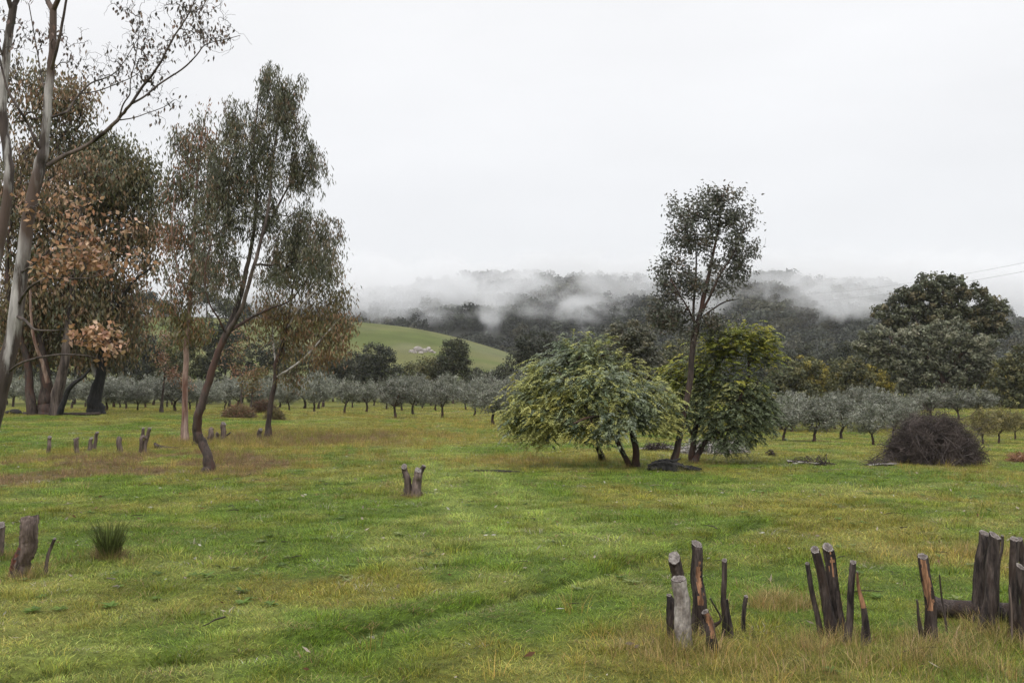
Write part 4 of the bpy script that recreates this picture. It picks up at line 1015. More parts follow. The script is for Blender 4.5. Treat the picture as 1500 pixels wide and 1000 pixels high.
valley = [(1150, 540, 512, 24), (1180, 545, 505, 22), (1208, 545, 512, 26), (1236, 540, 500, 20), (1258, 545, 510, 22), (1120, 545, 505, 24), (985, 530, 500, 24), (830, 545, 520, 22), (855, 540, 512, 24), (1040, 545, 500, 26), (1285, 548, 515, 22), (1500, 540, 520, 24), (1470, 545, 526, 22)]
valley.sort()
for i, (px, by, top, wd) in enumerate(valley):
    far_tree('gum_tree', 'dark gum in the valley under the mountain, %s counting from the green hill' % nth(i), px, by, [(px, top + 10, wd * .7, 12, 22), (px - wd * .4, top + 26, wd * .6, 14, 20), (px + wd * .4, top + 28, wd * .6, 14, 20), (px, top + 44, wd * .8, 14, 16)], 250 + 12 * (i % 4), DARK, 180 + i, 20, 0.75, M_dark, group='dark gums in the valley below the mountain')
hilltop = [(196, 452, 433, 14, 'small dark gum on the hill crest, lowest of those behind the tall gums'), (216, 462, 428, 16, 'round-headed dark gum standing on the hill crest, seen past the hollow-based gum'), (240, 464, 442, 14, 'dark gum on the hill crest beside the round-headed one'), (302, 466, 425, 20, 'spreading flat-topped dark gum on the hill crest right of the straight gum'), (330, 468, 440, 16, 'dark gum on the crest showing through the crooked gum'), (355, 466, 446, 14, 'small dark gum on the crest behind the weeping branches')]
for i, (px, by, top, wd, lab) in enumerate(hilltop):
    x = at(px, 460, 345)[0]
    far_tree('gum_tree', lab, px, by, [(px, top + 6, wd * .8, 8, 16), (px - wd * .5, top + 14, wd * .6, 9, 14), (px + wd * .5, top + 14, wd * .6, 9, 14)], 345, DARK, 200 + i, 22, 0.85, M_dark, zbase=float(hill_h(x, 345.0)))

# ------------------------------------------------------------------ the olive orchard
def olive_proto(seed):
    g = np.random.default_rng(seed); T = Tree(seed)
    T.limb([[0, 0, -.15, .13], [0, 0, .05, .11], [g.normal(0, .04), g.normal(0, .04), .45, .085], [g.normal(0, .08), g.normal(0, .08), .85, .075]], 10, 0.7)
    base = np.array(T.limbs[0][-1][:3])
    for k in range(4):
        a = k * 1.57 + g.uniform(-.4, .4)
        e_ = base + np.array([math.cos(a) * g.uniform(.5, .9), math.sin(a) * g.uniform(.5, .9), g.uniform(.7, 1.3)])
        T.limb([[*base, .055], [*(base * .5 + e_ * .5 + g.normal(0, .08, 3)), .04], [*e_, .02]], 8, 0.2)
    n = 150
    d = unit(g.normal(size=(n, 3))) * (g.random(n)[:, None] ** 0.42)
    sh = np.array([g.uniform(1.2, 1.6), g.uniform(1.2, 1.6), g.uniform(.85, 1.15)])
    A = np.array([g.normal(0, .18), g.normal(0, .18), 1.86]) + d * sh; A[:, 2] += 0.7 * fbm(A[:, 0] * 1.3 + seed, A[:, 1] * 1.3, 2) - 0.3
    T.grow(A, 0.4, 0.05, 5, 0.03, 0.007, 0.48)
    tp, td = np.array(T.tips), np.array(T.tipdir)
    q_ = g.uniform(.7, 1.02)
    oc = [tuple(np.array(v_) * q_) for v_ in ((0.18, 0.185, 0.138), (0.13, 0.138, 0.098), (0.30, 0.302, 0.25), (0.09, 0.098, 0.066))]
    lf = [clumps(tp, 0.27, 36, 0.16, 0.05, oc, g, .3, .8, loose=.8), leafage(tp, td, 10, 0.2, 0.18, 0.04, 'up', oc, g, var=.3)]
    # wispy shoots standing out of the top
    up_ = tp[tp[:, 2] > 2.3][::3]
    for q in (0.15, 0.32, 0.5):
        lf.append(leafage(up_ + np.array([0, 0, q]) + (up_ - np.array([0, 0, 1.9])) * np.array([.3, .3, .1]) * q, np.tile([0, 0, 1.0], (len(up_), 1)), 12, 0.06, 0.17, 0.04, 'up', oc, g))
    tr = [(T.limb_mesh(Q, 8, .12, M_dark), 'trunk' if i == 0 else 'limb') for i, Q in enumerate(T.limbs)]
    return tr, T.branch_mesh(3, M_dark), leaf_mesh(lf, M_olive, 'crown')
OL = [olive_proto(500 + i) for i in range(8)]
def put_olive(base, scale, rz, label, group, v, alt=None):
    o = thing('olive_tree', label, 'tree', base, group)
    o.rotation_euler = (0, 0, rz); o.scale = (scale[0], scale[0], scale[1])
    tr, br, cr = OL[v]
    for me, nm in tr: obj(nm, me, o)
    obj('branches', br, o, 'stuff'); obj('crown', alt or cr, o, 'stuff')
g = np.random.default_rng(77)
frontL = [(722, 622, 562), (695, 609, 563), (648, 612, 556), (605, 607, 556), (579, 612, 552), (537, 603, 556), (505, 606, 553), (460, 603, 556), (410, 597, 556), (335, 594, 558), (288, 598, 557), (245, 596, 560), (213, 597, 556), (176, 597, 558), (125, 596, 560), (40, 592, 556), (10, 593, 560)]
for i, (px, by, top) in enumerate(frontL):
    b = gnd(px, by); h = (by - top) * b[1] / F
    put_olive(b, (h / 2.95 * g.uniform(.98, 1.18), h / 3.15), g.uniform(0, 6.28), 'silvery olive tree, %s along the near row counting outward from the broad wattle' % NUM[i], 'near row of the olive orchard', (i * 3) % 8)
frontR = [(1148, 646, 588), (1193, 647, 583), (1232, 643, 582), (1280, 652, 594), (1309, 645, 583)]
for i, (px, by, top) in enumerate(frontR):
    b = gnd(px, by); h = (by - top) * b[1] / F
    put_olive(b, (h / 2.8 * g.uniform(.98, 1.12), h / 3.15), g.uniform(0, 6.28), 'grey-green olive tree, %s in the row running from the dark wattle to the brush pile' % NUM[i], 'olive row beside the brush pile', (i + 2) % 6)
rows = [('second row of the left orchard block', 'second row behind the near olives', [(px, 598, 560) for px in np.arange(735, 10, -24)]),
        ('third row of the left orchard block', 'third row, farthest behind the near olives', [(px, 592.5, 553) for px in np.arange(750, 0, -28)]),
        ('second row of the right orchard block', 'row behind the brush-pile olives', [(px, 629, 583) for px in np.arange(1140, 1345, 22)]),
        ('third row of the right orchard block', 'farthest row under the great spreading gum', [(px, 612, 576) for px in np.arange(1130, 1440, 34)])]
for gname, where, lst in rows:
    for i, (px, by, top) in enumerate(lst):
        if g.random() < .14: continue                       # gaps in the planting
        px, by, top = px + g.uniform(-7, 7), by + g.uniform(-1.5, 4), top + g.uniform(-9, 8)
        b = gnd(px, by); h = (by - top) * b[1] / F
        put_olive(b, (h / 2.7 * g.uniform(.95, 1.25), h / 3.15), g.uniform(0, 6.28), 'olive tree, %s from the wattles in the %s' % (nth(i), where), gname, int(g.integers(0, 8)))
# yellowing young trees at the end of the orchard, beside the brush pile
me_y = OL[1][2].copy(); ca = me_y.color_attributes['tint']; bu = np.zeros(len(me_y.vertices) * 4, np.float32); ca.data.foreach_get('color', bu)
bu = bu.reshape(-1, 4); bu[:, :3] *= np.array([1.15, 0.95, 0.40]); ca.data.foreach_set('color', bu.ravel())
for i, (px, by, top, lab) in enumerate([(1440, 651, 600, 'small yellow-green tree, the one closest to the brush pile'), (1463, 649, 600, 'small yellow-green tree in the middle of three beside the brush pile'), (1487, 644, 603, 'small yellow-green tree farthest from the brush pile of the three')]):
    b = gnd(px, by); h = (by - top) * b[1] / F
    put_olive(b, (h / 3.0, h / 3.15), g.uniform(0, 6.28), lab, 'yellowing young trees by the brush pile', 1, me_y)

# ------------------------------------------------------------------ stumps, posts, logs
def stem_mesh(Q, k=14, rough=0.10, mats=None, scar=None, seed=0, cut=0.12):
    """a sawn stem: ridged bark tube; scar = (from, to, k0, k1): exposed wood on that part of the tube"""
    Q = smooth_path(Q, 36 if scar else 18); n = len(Q); k = 36 if scar else k
    g_ = np.random.default_rng(seed)
    tq = np.linspace(0, 1, n)
    for q_ in (0, 1): Q[:, q_] += (np.array([float(vnoise(t_ * 3.5 + seed * 1.7 + q_ * 40, seed * .37)) for t_ in tq]) - .5) * Q[:, 3].mean() * 0.9 * np.minimum(tq * 4, 1)
    Q[:, 3] *= 1 + 0.38 * np.clip(1 - tq / .22, 0, 1) ** 2
    ridge = 1 + rough * (g_.random(k) - 0.5)
    P = Q[None, :, :3]
    v, f = tubes(P, Q[None, :, 3], k, 0.0, seed)
    ctr = np.repeat(Q[:, :3], k, 0)
    mult = np.tile(ridge, n) * (1 + rough * 0.6 * (g_.random(n * k) - 0.5))
    v = ctr + (v - ctr) * mult[:, None]
    if cut:                                              # the saw cut slopes towards the field edge
        off = v[-k:] - ctr[-k:]; v[-k:, 2] += off[:, 1] * (0.25 + g_.random() * .5) + off[:, 0] * g_.uniform(-.3, .3)
    mi = np.zeros(len(f), int)
    if scar:
        # turn the scar towards the viewer: pick the facets that look at the camera
        t0, t1, wide = scar
        for i in range(n - 1):
            t = i / (n - 1)
            if t0 <= t <= t1:
                for j in range(k):
                    q = f[i * k + j]; cc = v[q].mean(0) - ctr[i * k]
                    a = math.atan2(cc[0], -cc[1])
                    ctr_a = scar_dir[0] if scar_dir else 0
                    if abs(a - ctr_a) < wide * (1 - 0.35 * abs(2 * (t - t0) / (t1 - t0 + 1e-6) - 1)) + 0.9 * (float(vnoise(t * 22 + seed, a * 3.0)) - .5): mi[i * k + j] = 1
    return v, f, mi
scar_dir = []
def cap_mesh(ring, up, mat, lift=0.004):
    c = ring.mean(0)
    g_ = np.random.default_rng(int(abs(c[0]) * 1e4) % 9999); k = len(ring)
    V = [c + up * lift * g_.uniform(-1, 1)]
    for q, h in ((.45, 1), (.74, .4), (.97, 1.2), (1, 0)):           # uneven saw cut: heartwood, sapwood and bark rim
        V += [c + (p - c) * q * (g_.uniform(.9, 1.08) if q < .9 else 1) + up * lift * (h + g_.uniform(-.6, .6) * (q < 1)) for p in ring]
    Fq, mi = [], []
    for j in range(k):
        j2 = (j + 1) % k
        Fq.append((0, 1 + j, 1 + j2)); mi.append(0)
        for r in range(3):
            Fq.append((1 + r * k + j, 1 + (r + 1) * k + j, 1 + (r + 1) * k + j2, 1 + r * k + j2)); mi.append((0, 1, 2)[r])
    me = bpy.data.meshes.new('cut_face')
    me.from_pydata([tuple(x) for x in V], [], Fq)
    for m_ in (mat, M_cut, M_stump): me.materials.append(m_)
    me.polygons.foreach_set('material_index', mi); return me
def put_stem(parent, base, px_pts, D, mat, seed, scar=None, sdir=0.0, cutmat=None, name='stem', label=None, foot=None, k=14, rough=0.14, smat=None):
    """px_pts run from the foot up; D depth of the stem"""
    Q = np.array(px_limb(px_pts, D))
    gz = float(G(Q[0, 0], Q[0, 1]))
    Q[0, 2] = min(Q[0, 2], gz - 0.06)
    scar_dir.clear(); scar_dir.append(sdir)
    v, f, mi = stem_mesh(Q, k, rough, scar=scar, seed=seed)
    off = np.asarray(base)
    k = 36 if scar else k
    o = obj(name, mesh_from(name, v - off, f, None, True, [mat, smat or M_orange], mi), parent)
    if label: o['label'] = label
    up = unit(v[-k:].mean(0) - v[-2 * k:-k].mean(0))
    obj('cut_face', cap_mesh(v[-k:] - off, up, cutmat or M_cutdark), o)
    return o
def stump(label, foot_px, stems, seed, name='coppiced_stump', group=None):
    b = gnd(*foot_px)
    o = thing(name, label, 'stump', b, group)
    for i, st in enumerate(stems):
        pts = st['p']; D = b[1] + st.get('d', 0)
        put_stem(o, b, pts, D, st.get('m', M_stump), seed * 31 + i, st.get('scar'), st.get('sd', 0.0), st.get('cut'), st.get('n', 'stem'), st.get('l'), k=st.get('k', 20), rough=st.get('r', 0.2), smat=st.get('sm'))
    return o
CG = 'cut stumps along the near edge of the field'
stump('cut stump with one pale grey stem among dark ones and an orange broken stub', (1020, 945), [
    {'p': [(1004, 952, 27), (1001, 900, 23), (997, 848, 21)], 'm': M_stump_pale, 'd': -.15, 'l': 'pale grey smooth stem'},
    {'p': [(1001, 950, 30), (1000, 900, 22), (996, 850, 19), (989, 817, 18)], 'd': .1, 'cut': M_cut},
    {'p': [(993, 952, 24), (986, 920, 17), (984, 890, 14), (982, 872, 8)], 'd': .0, 'n': 'bark_flake'},
    {'p': [(1025, 922, 24), (1023, 880, 19), (1021, 840, 17), (1019, 797, 15)], 'd': .35, 'scar': (.3, .8, .55), 'sd': .1},
    {'p': [(1047, 978, 22), (1043, 945, 16), (1038, 915, 12), (1034, 896, 10)], 'd': -.25, 'scar': (.45, 1, 1.0), 'sd': .3, 'l': 'orange broken stub'},
    {'p': [(1059, 958, 8), (1062, 910, 8), (1060, 870, 8), (1062, 821, 7.5)], 'd': .2},
    {'p': [(1072, 938, 10), (1068, 915, 8), (1066, 890, 5), (1066, 878, 3)], 'd': .25},
    {'p': [(1089, 922, 6), (1090, 900, 6), (1093, 874, 6)], 'd': .45},
    {'p': [(1030, 925, 10), (1045, 918, 7), (1056, 905, 3), (1040, 876, 2)], 'd': .3, 'k': 8, 'n': 'twig'}], 1, group=CG)
stump('cut stump of leaning black stems with a curved orange-topped one beside them', (1228, 940), [
    {'p': [(1206, 940, 10), (1198, 905, 7.5), (1189, 865, 7), (1183, 826, 6.5)], 'd': .1},
    {'p': [(1224, 936, 24), (1213, 895, 16), (1204, 850, 14), (1193, 805, 13)], 'd': .05},
    {'p': [(1232, 938, 24), (1226, 895, 16), (1219, 850, 16), (1211, 802, 16)], 'd': .15, 'scar': (.7, .98, .28), 'sd': -.1},
    {'p': [(1239, 954, 14), (1242, 920, 11), (1246, 870, 10), (1250, 824, 9)], 'd': -.1},
    {'p': [(1268, 962, 13), (1270, 930, 11), (1266, 895, 8), (1260, 865, 5), (1255, 838, 3)], 'd': -.15, 'scar': (.52, 1, 2.5), 'l': 'curved stem stripped to orange wood at the top'},
    {'p': [(1263, 970, 5), (1262, 945, 4), (1263, 918, 2)], 'd': -.25, 'k': 8}], 2, group=CG)
stump('single cut stem with a long orange gash standing at the end of a log', (1360, 940), [
    {'p': [(1364, 948, 22), (1363, 915, 17), (1360, 870, 14), (1351, 815, 14)], 'd': 0, 'scar': (.5, 1, .8), 'sd': -.45},
    {'p': [(1354, 946, 12), (1348, 920, 7), (1344, 900, 4), (1342, 879, 3)], 'd': -.05, 'k': 8, 'n': 'twig'},
    {'p': [(1388, 930, 4), (1382, 890, 3), (1376, 842, 2)], 'd': .3, 'k': 8, 'n': 'twig'}], 3, group=CG)
stump('cut stump of two thick upright stems, tallest in the row, standing against the log', (1443, 922), [
    {'p': [(1430, 905, 22), (1433, 870, 17), (1437, 820, 15.5), (1440, 781, 15)], 'd': .25},
    {'p': [(1443, 930, 26), (1447, 890, 20), (1452, 835, 17), (1454, 784, 16)], 'd': -.05, 'l': 'greyer stem with rough bark'},
    {'p': [(1458, 860, 8), (1463, 830, 5), (1467, 805, 4.5), (1468, 785, 4.5)], 'd': .1, 'k': 8}], 4, group=CG)
stump('cut stump of several dark stems cut off by the picture edge', (1490, 935), [
    {'p': [(1486, 944, 19), (1485, 895, 15), (1484, 840, 13), (1484, 790, 12)], 'd': 0},
    {'p': [(1503, 930, 14), (1500, 890, 11), (1494, 830, 11), (1488, 829, 10)][:3], 'd': -.15},
    {'p': [(1508, 925, 16), (1502, 860, 12), (1494, 790, 9)], 'd': .2},
    {'p': [(1482, 945, 3), (1482, 900, 2.5), (1479, 858, 2)], 'd': -.2, 'k': 8, 'm': M_post, 'n': 'twig'}], 5, group=CG)
# the log behind them
b = gnd(1430, 918); DL = b[1] + 0.12
lg = thing('fallen_log', 'smooth grey-brown log lying behind the stumps at the field edge', 'log', b)
Q = np.array(px_limb([(1368, 889, 25, .2), (1400, 891, 26, .15), (1440, 893, 27, .05), (1490, 897, 28, 0), (1560, 903, 28, -.1)], DL))
v, f, mi = stem_mesh(Q, 14, 0.08, seed=77)
obj('trunk', mesh_from('log', v - b, f, None, True, [M_stump]), lg)
obj('cut_face', cap_mesh(v[:14][::-1] - b, unit(v[:14].mean(0) - v[14:28].mean(0)), M_orange), lg)

# left-hand side
stump('weathered leaning post stump with split grey and rust-brown wood beside a rush tussock', (33, 845), [
    {'p': [(28, 852, 27), (34, 818, 23), (40, 785, 22), (44, 757, 22)], 'm': M_post, 'r': .34, 'k': 18, 'scar': (0, .5, .8), 'sd': -1.25, 'sm': M_rust, 'cut': M_stump}, {'p': [(65, 832, 6), (70, 815, 5), (76, 800, 5), (81, 789, 5)], 'd': .1, 'm': M_post, 'k': 8, 'n': 'twig'}], 6, 'post_stump')
stump('grey split stump at the very edge of the picture left of the leaning post stump', (-4, 815), [{'p': [(-6, 822, 15), (-3, 795, 13), (1, 769, 12)], 'm': M_post, 'r': .3}], 7, 'post_stump')
stump('lone forked stump with three sawn prongs in the middle of the green grass', (605, 726), [
    {'p': [(606, 731, 27), (605, 723, 22), (605, 716, 18), (605, 711, 9)], 'm': M_stump, 'r': .3, 'k': 18},
    {'p': [(601, 720, 12), (597, 706, 10), (594, 694, 8.5), (591, 683, 8)], 'm': M_post, 'd': -.06},
    {'p': [(608, 718, 15), (611, 704, 12), (611.5, 697, 11), (612, 689, 10)], 'm': M_post, 'd': -.1, 'cut': M_cut},
    {'p': [(611, 710, 10), (614, 698, 8), (617, 689, 7), (620, 682, 6.5)], 'm': M_stump, 'd': .05},
    {'p': [(598, 707, 3), (594, 702, 2.4), (590, 698, 1.5)], 'm': M_stump, 'd': -.1, 'k': 8}], 8, 'forked_stump')
PG = 'old stumps in the brown grass'
stump('short grey stump, first of the row in the brown grass counting from the picture edge', (71, 664), [{'p': [(71, 665, 7), (71.5, 652, 5.5), (72, 640, 5.5)], 'm': M_post}], 9, 'old_stump', PG)
stump('short grey stump with a jagged top, second of the row in the brown grass', (113, 664), [{'p': [(113, 665, 7), (113, 655, 6), (112, 645, 6), (115, 641, 3)], 'm': M_post}, {'p': [(112, 650, 4), (109, 646, 3), (108, 643, 2)], 'm': M_post, 'k': 8}], 10, 'old_stump', PG)
stump('pair of pale leaning stump stems, third in the row in the brown grass', (132, 660), [{'p': [(130, 661, 7), (132, 650, 5.5), (134, 642, 5)], 'm': M_post}, {'p': [(138, 654, 6), (140, 644, 5), (142, 633, 5)], 'm': M_post, 'd': .6}], 11, 'old_stump', PG)
stump('stout dark stump, fourth in the row in the brown grass', (174, 664), [{'p': [(175, 665, 9), (175, 655, 7), (174, 643, 7), (172, 641, 4)], 'm': M_post}], 12, 'old_stump', PG)
stump('tall forked grey stump, last in the row before the straight gum', (209, 664), [{'p': [(207, 665, 7), (208, 650, 6), (209, 640, 5.5), (210, 627, 4)], 'm': M_post}, {'p': [(211, 662, 6), (213, 650, 6), (216, 638, 5.5), (219, 627, 5)], 'm': M_post}, {'p': [(204, 642, 3), (209, 641, 5), (214, 642, 3)], 'm': M_post, 'd': -.1, 'k': 8}], 13, 'old_stump', PG)
stump('low dark stump touching the crooked trunk on its left side', (286, 652), [{'p': [(285, 653, 8), (286, 645, 6), (287, 636, 6)], 'm': M_stump}], 14, 'old_stump', PG)
stump('broken grey stump close behind the crooked trunk on its right', (308, 648), [{'p': [(307, 649, 9), (308, 640, 8), (310, 630, 7), (311, 627, 4)], 'm': M_post}], 15, 'old_stump', PG)
stump('upright square-topped grey stump with a bent prong, right of the crooked trunk', (326, 644), [{'p': [(326, 645, 9), (327, 632, 7.5), (328, 620, 7.5)], 'm': M_post}, {'p': [(318, 648, 7), (319, 640, 6), (320, 634, 5)], 'm': M_post}, {'p': [(328, 644, 3), (333, 637, 2.5), (338, 633, 2)], 'm': M_stump, 'k': 8}], 16, 'old_stump', PG)
stump('small dark leaning stump beside the foot of the golden gum', (380, 642), [{'p': [(379, 643, 7), (380, 636, 6), (382, 629, 6)], 'm': M_stump}], 17, 'old_stump', PG)

def log_thing(name, label, foot, pts, seed, mat, cat='log', k=10, rough=.35):
    b = gnd(*foot); o = thing(name, label, cat, b)
    for i, p in enumerate(pts):
        Q = np.array(px_limb(p, b[1]))
        for r in Q: r[2] = max(r[2], float(G(r[0], r[1])) + r[3] * 0.2)
        v, f, mi = stem_mesh(Q, k, rough, seed=seed + i)
        # close both ends
        e0, e1 = len(v), len(v) + 1
        v = np.vstack([v, v[:k].mean(0), v[-k:].mean(0)])
        me = bpy.data.meshes.new('log_piece'); n = len(Q)
        fl = [tuple(q) for q in f] + [(e0, (j + 1) % k, j) for j in range(k)] + [(e1, len(v) - 2 - k + j, len(v) - 2 - k + (j + 1) % k) for j in range(k)]
        me.from_pydata([tuple(x) for x in (v - b)], [], fl); me.materials.append(mat)
        obj('trunk' if i == 0 else 'limb', me, o)
    return o
log_thing('burnt_log', 'charred black log lying at the foot of the slender leaning gum', (985, 690), [[(950, 684, 6), (965, 681, 12), (985, 683, 15), (1005, 688, 9), (1024, 690, 6)], [(962, 686, 6), (980, 678, 8), (1000, 682, 5)], [(975, 690, 6), (1000, 691, 5), (1020, 692, 3)], [(955, 680, 5), (972, 675, 6), (990, 677, 3)], [(995, 684, 5), (1012, 684, 4), (1028, 687, 2)], [(948, 686, 3), (958, 689, 4), (975, 693, 3)], [(978, 680, 7), (990, 674, 4), (997, 671, 2)]], 91, M_black, rough=.7)
log_thing('burnt_log', 'flat charred black log in the grass left of the broad wattle', (728, 691), [[(694, 690, 2.5), (715, 690, 4), (740, 691.5, 5), (762, 693, 3)]], 95, M_black)
log_thing('root_mound', 'broken dark root log lying left of the old red gum base', (25, 606), [[(8, 604, 3), (20, 603, 8), (28, 606, 9), (32, 609, 5)]], 97, M_black)
log_thing('fallen_log', 'long brown log lying on the grass between the old red gum bases', (90, 608), [[(34, 608, 4), (60, 608, 6), (95, 607, 6), (130, 606, 5), (146, 605, 4)]], 98, M_stump)
log_thing('fallen_log', 'brown broken log in the grass beside the straight pink-grey trunk', (240, 657), [[(228, 653, 6), (238, 656, 7), (252, 657, 5), (262, 656, 3)], [(228, 653, 4), (227, 649, 3)]], 99, M_stump)
log_thing('fallen_branch', 'pale curved bare branch leaning on the hollow base of the dark-crowned gum', (145, 605), [[(138, 607, 2), (146, 604, 2), (150, 597, 1.6), (151, 592, 1)]], 104, M_silver, 'branch')

# ------------------------------------------------------------------ brush pile and debris
g = np.random.default_rng(88)
bB = gnd(1365, 681); DB = bB[1] + 0.6; bB = np.array([at(1365, 600, DB)[0], DB, float(G(at(1365, 600, DB)[0], DB))])
sB = DB / F
def brush(n, rx, ry, h, L, r, g):
    th = g.uniform(0, 2 * math.pi, n); rr = g.random(n) ** 0.45
    zz = h * np.sqrt(np.clip(1 - rr ** 1.7, 0, 1)) * (g.random(n) ** 0.45)
    lump = 0.55 + 0.85 * fbm(np.cos(th) * 1.6 + 9, np.sin(th) * 1.6 + rr * 1.2, 3)
    c = np.stack([rx * rr * np.cos(th) * (0.7 + lump * .3), ry * rr * np.sin(th) * (0.7 + lump * .3), zz * lump], -1)
    dz = unit(c * np.array([1 / rx, 1 / ry, .6 / h]) + g.normal(size=(n, 3)) * 0.75 + np.array([0, 0, -.1]))
    ln = L * g.uniform(0.4, 1.2, n)[:, None]
    bend = g.normal(size=(n, 3)) * 0.22 * ln
    P = np.stack([c - dz * ln * .5, c - dz * ln * .17 + bend * .6, c + dz * ln * .17 + bend * .7, c + dz * ln * .5 + np.array([0, 0, -.1]) * ln], 1)
    P[:, :, 2] = np.maximum(P[:, :, 2], 0.01)
    rad = r * g.uniform(0.5, 1.5, n)[:, None] * np.array([1.2, 1, .8, .35])
    return tubes(P, rad, 3, 0, 9)
o = thing('brush_pile', 'big rounded heap of dark purplish-brown cut twigs', 'brush pile', bB)
v, f = brush(7500, 58 * sB, 52 * sB, 66 * sB, 0.62, 0.0042, g)
obj('twigs', mesh_from('twigs', v, f, None, False, [M_brush]), o, 'stuff')
v, f = brush(800, 62 * sB, 54 * sB, 44 * sB, 0.95, 0.009, g)
v2, f2 = brush(650, 64 * sB, 54 * sB, 72 * sB, 1.5, 0.0045, g); v, f = merge([(v, f), (v2, f2)])
obj('sticks', mesh_from('sticks', v, f, None, False, [M_brush]), o, 'stuff')
def stick_heap(name, label, foot, n, rx, ry, h, L, r, mat, seed, cat='stick heap', parts=10):
    g = np.random.default_rng(seed); b = gnd(*foot); s = b[1] / F
    o = thing(name, label, cat, b)
    v, f = brush(n, rx * s, ry * s, h * s, L, r, g); v[:, 2] += 0.0
    obj('sticks', mesh_from('sticks', v, f, None, False, [mat]), o, 'stuff')
    for i in range(parts):
        th = g.uniform(0, 6.28); a = g.uniform(-.4, .4); l = L * g.uniform(.8, 1.5); x0 = g.uniform(-.8, .8) * rx * s; y0 = g.uniform(-.6, .6) * ry * s
        z0 = h * s * g.uniform(.2, .8)
        d = np.array([math.cos(a), math.sin(a), g.normal(0, .12)])
        p = np.array([[x0, y0, z0] - d * l / 2, [x0, y0, z0 + .03], [x0, y0, z0] + d * l / 2]); p[:, 2] = np.maximum(p[:, 2], .02)
        Q = smooth_path(np.concatenate([p, np.array([[r * 3], [r * 2.5], [r * 1.5]])], 1), 6)
        vv, ff = tubes(Q[None, :, :3], Q[None, :, 3], 6, .2, i)
        obj('branch', mesh_from('branch', vv, ff, None, True, [M_silver if i % 2 else mat]), o)
stick_heap('debris_heap', 'low heap of bleached and black broken branches behind the two wattles', (1045, 664), 300, 46, 30, 12, 0.8, 0.012, M_silver, 201, parts=22)
stick_heap('debris_heap', 'low line of dark cut branches in the grass under the wattle edge', (965, 660), 200, 20, 16, 6, 0.6, 0.012, M_stump, 202, parts=8)
stick_heap('branch_litter', 'flat scatter of thin dead branches in the grass left of the brush pile', (1190, 680), 90, 26, 20, 4, 0.6, 0.008, M_stump, 203, parts=6)
stick_heap('branch_litter', 'few dark sticks poking out at the foot of the brush pile', (1288, 682), 60, 18, 12, 5, 0.6, 0.008, M_brush, 204, parts=5)
stick_heap('bracken_heap', 'rusty brown bracken heap cut off by the picture edge beyond the brush pile', (1497, 676), 260, 16, 20, 10, 0.4, 0.008, M_orange, 205, parts=2)
stick_heap('branch_litter', 'small dark twig heap beside the flat branch scatter', (1130, 668), 60, 5, 5, 8, 0.22, 0.006, M_stump, 206, parts=1)

# low brown bramble mounds on the grass before the olives
def mound(label, px, py, wpx, hpx, cols, seed):
    g = np.random.default_rng(seed); b = gnd(px, py); s = b[1] / F
    o = thing('bramble_mound', label, 'bush', b)
    n = 1800; th = unit(g.normal(size=(n, 3))) * (g.random(n)[:, None] ** .35); th[:, 2] = np.abs(th[:, 2])
    c = th * np.array([wpx / 2 * s, wpx / 2.5 * s, hpx * s])
    v, f, t = leafage(c, th, 2, 0.08, 0.22, 0.035, 'up', cols, g)
    obj('leaves', mesh_from('leaves', v, f, t, False, [M_far]), o, 'stuff')
    v, f = brush(160, wpx / 2 * s, wpx / 2.5 * s, hpx * s, .5, .008, g)
    obj('stalks', mesh_from('stalks', v, f, None, False, [M_brush]), o, 'stuff')
mound('rusty brown bramble mound on the grass, broader of two right of the crooked trunk', 350, 611, 48, 15, [(0.24, 0.13, 0.085), (0.20, 0.14, 0.08), (0.15, 0.13, 0.06)], 301)
mound('darker brown bramble mound beside the golden gum trunk', 385, 605, 40, 17, [(0.15, 0.085, 0.065), (0.12, 0.09, 0.055)], 302)
mound('dry straw-coloured tuft at the right foot of the bramble mounds', 402, 614, 22, 10, [(0.17, 0.13, 0.06), (0.13, 0.12, 0.05)], 303)

# rush tussock by the leaning post stump
g = np.random.default_rng(66)
b = gnd(160, 818); o = thing('rush_tussock', 'tall clump of upright green rushes with straw skirt beside the leaning post stump', 'rush clump', b)
s = b[1] / F
def blades(n, rad, h0, h1, lean, w, g, nseg=4, curve=.5):
    a = g.uniform(0, 6.28, n); r = rad * g.random(n) ** .6
    base = np.stack([r * np.cos(a), r * np.sin(a), np.full(n, -.02)], -1)
    h = g.uniform(h0, h1, n); out = np.stack([np.cos(a + g.normal(0, .6, n)), np.sin(a + g.normal(0, .6, n))], -1) * (lean * g.random(n) ** .7)[:, None] * h[:, None]
    P = []
    for t in np.linspace(0, 1, nseg):
        q = base.copy(); q[:, :2] += out * (t ** (1 + curve)); q[:, 2] += h * (t - 0.35 * lean * t ** 3); P.append(q)
    P = np.stack(P, 1)
    sd = unit(np.stack([g.normal(size=n), g.normal(size=n), np.zeros(n)], -1))
    wd = (w * g.uniform(.6, 1.3, n))[:, None] * np.linspace(1, .15, nseg)
    V = np.stack([P - sd[:, None] * wd[..., None] / 2, P + sd[:, None] * wd[..., None] / 2], 2)
    ix = np.arange(n * nseg * 2).reshape(n, nseg, 2)
    q = np.stack([ix[:, :-1, 0], ix[:, :-1, 1], ix[:, 1:, 1], ix[:, 1:, 0]], -1).reshape(-1, 4)
    return V.reshape(-1, 3), q
v, f = blades(420, 14 * s, 40 * s, 84 * s, .52, .008, g)
obj('rushes', mesh_from('rushes', v, f, np.array([.080, .098, .028]) * g.uniform(.4, 1.5, (420, 1)).repeat(8, 0), False, [M_far]), o, 'stuff')
v, f = blades(420, 24 * s, 14 * s, 34 * s, .8, .006, g)
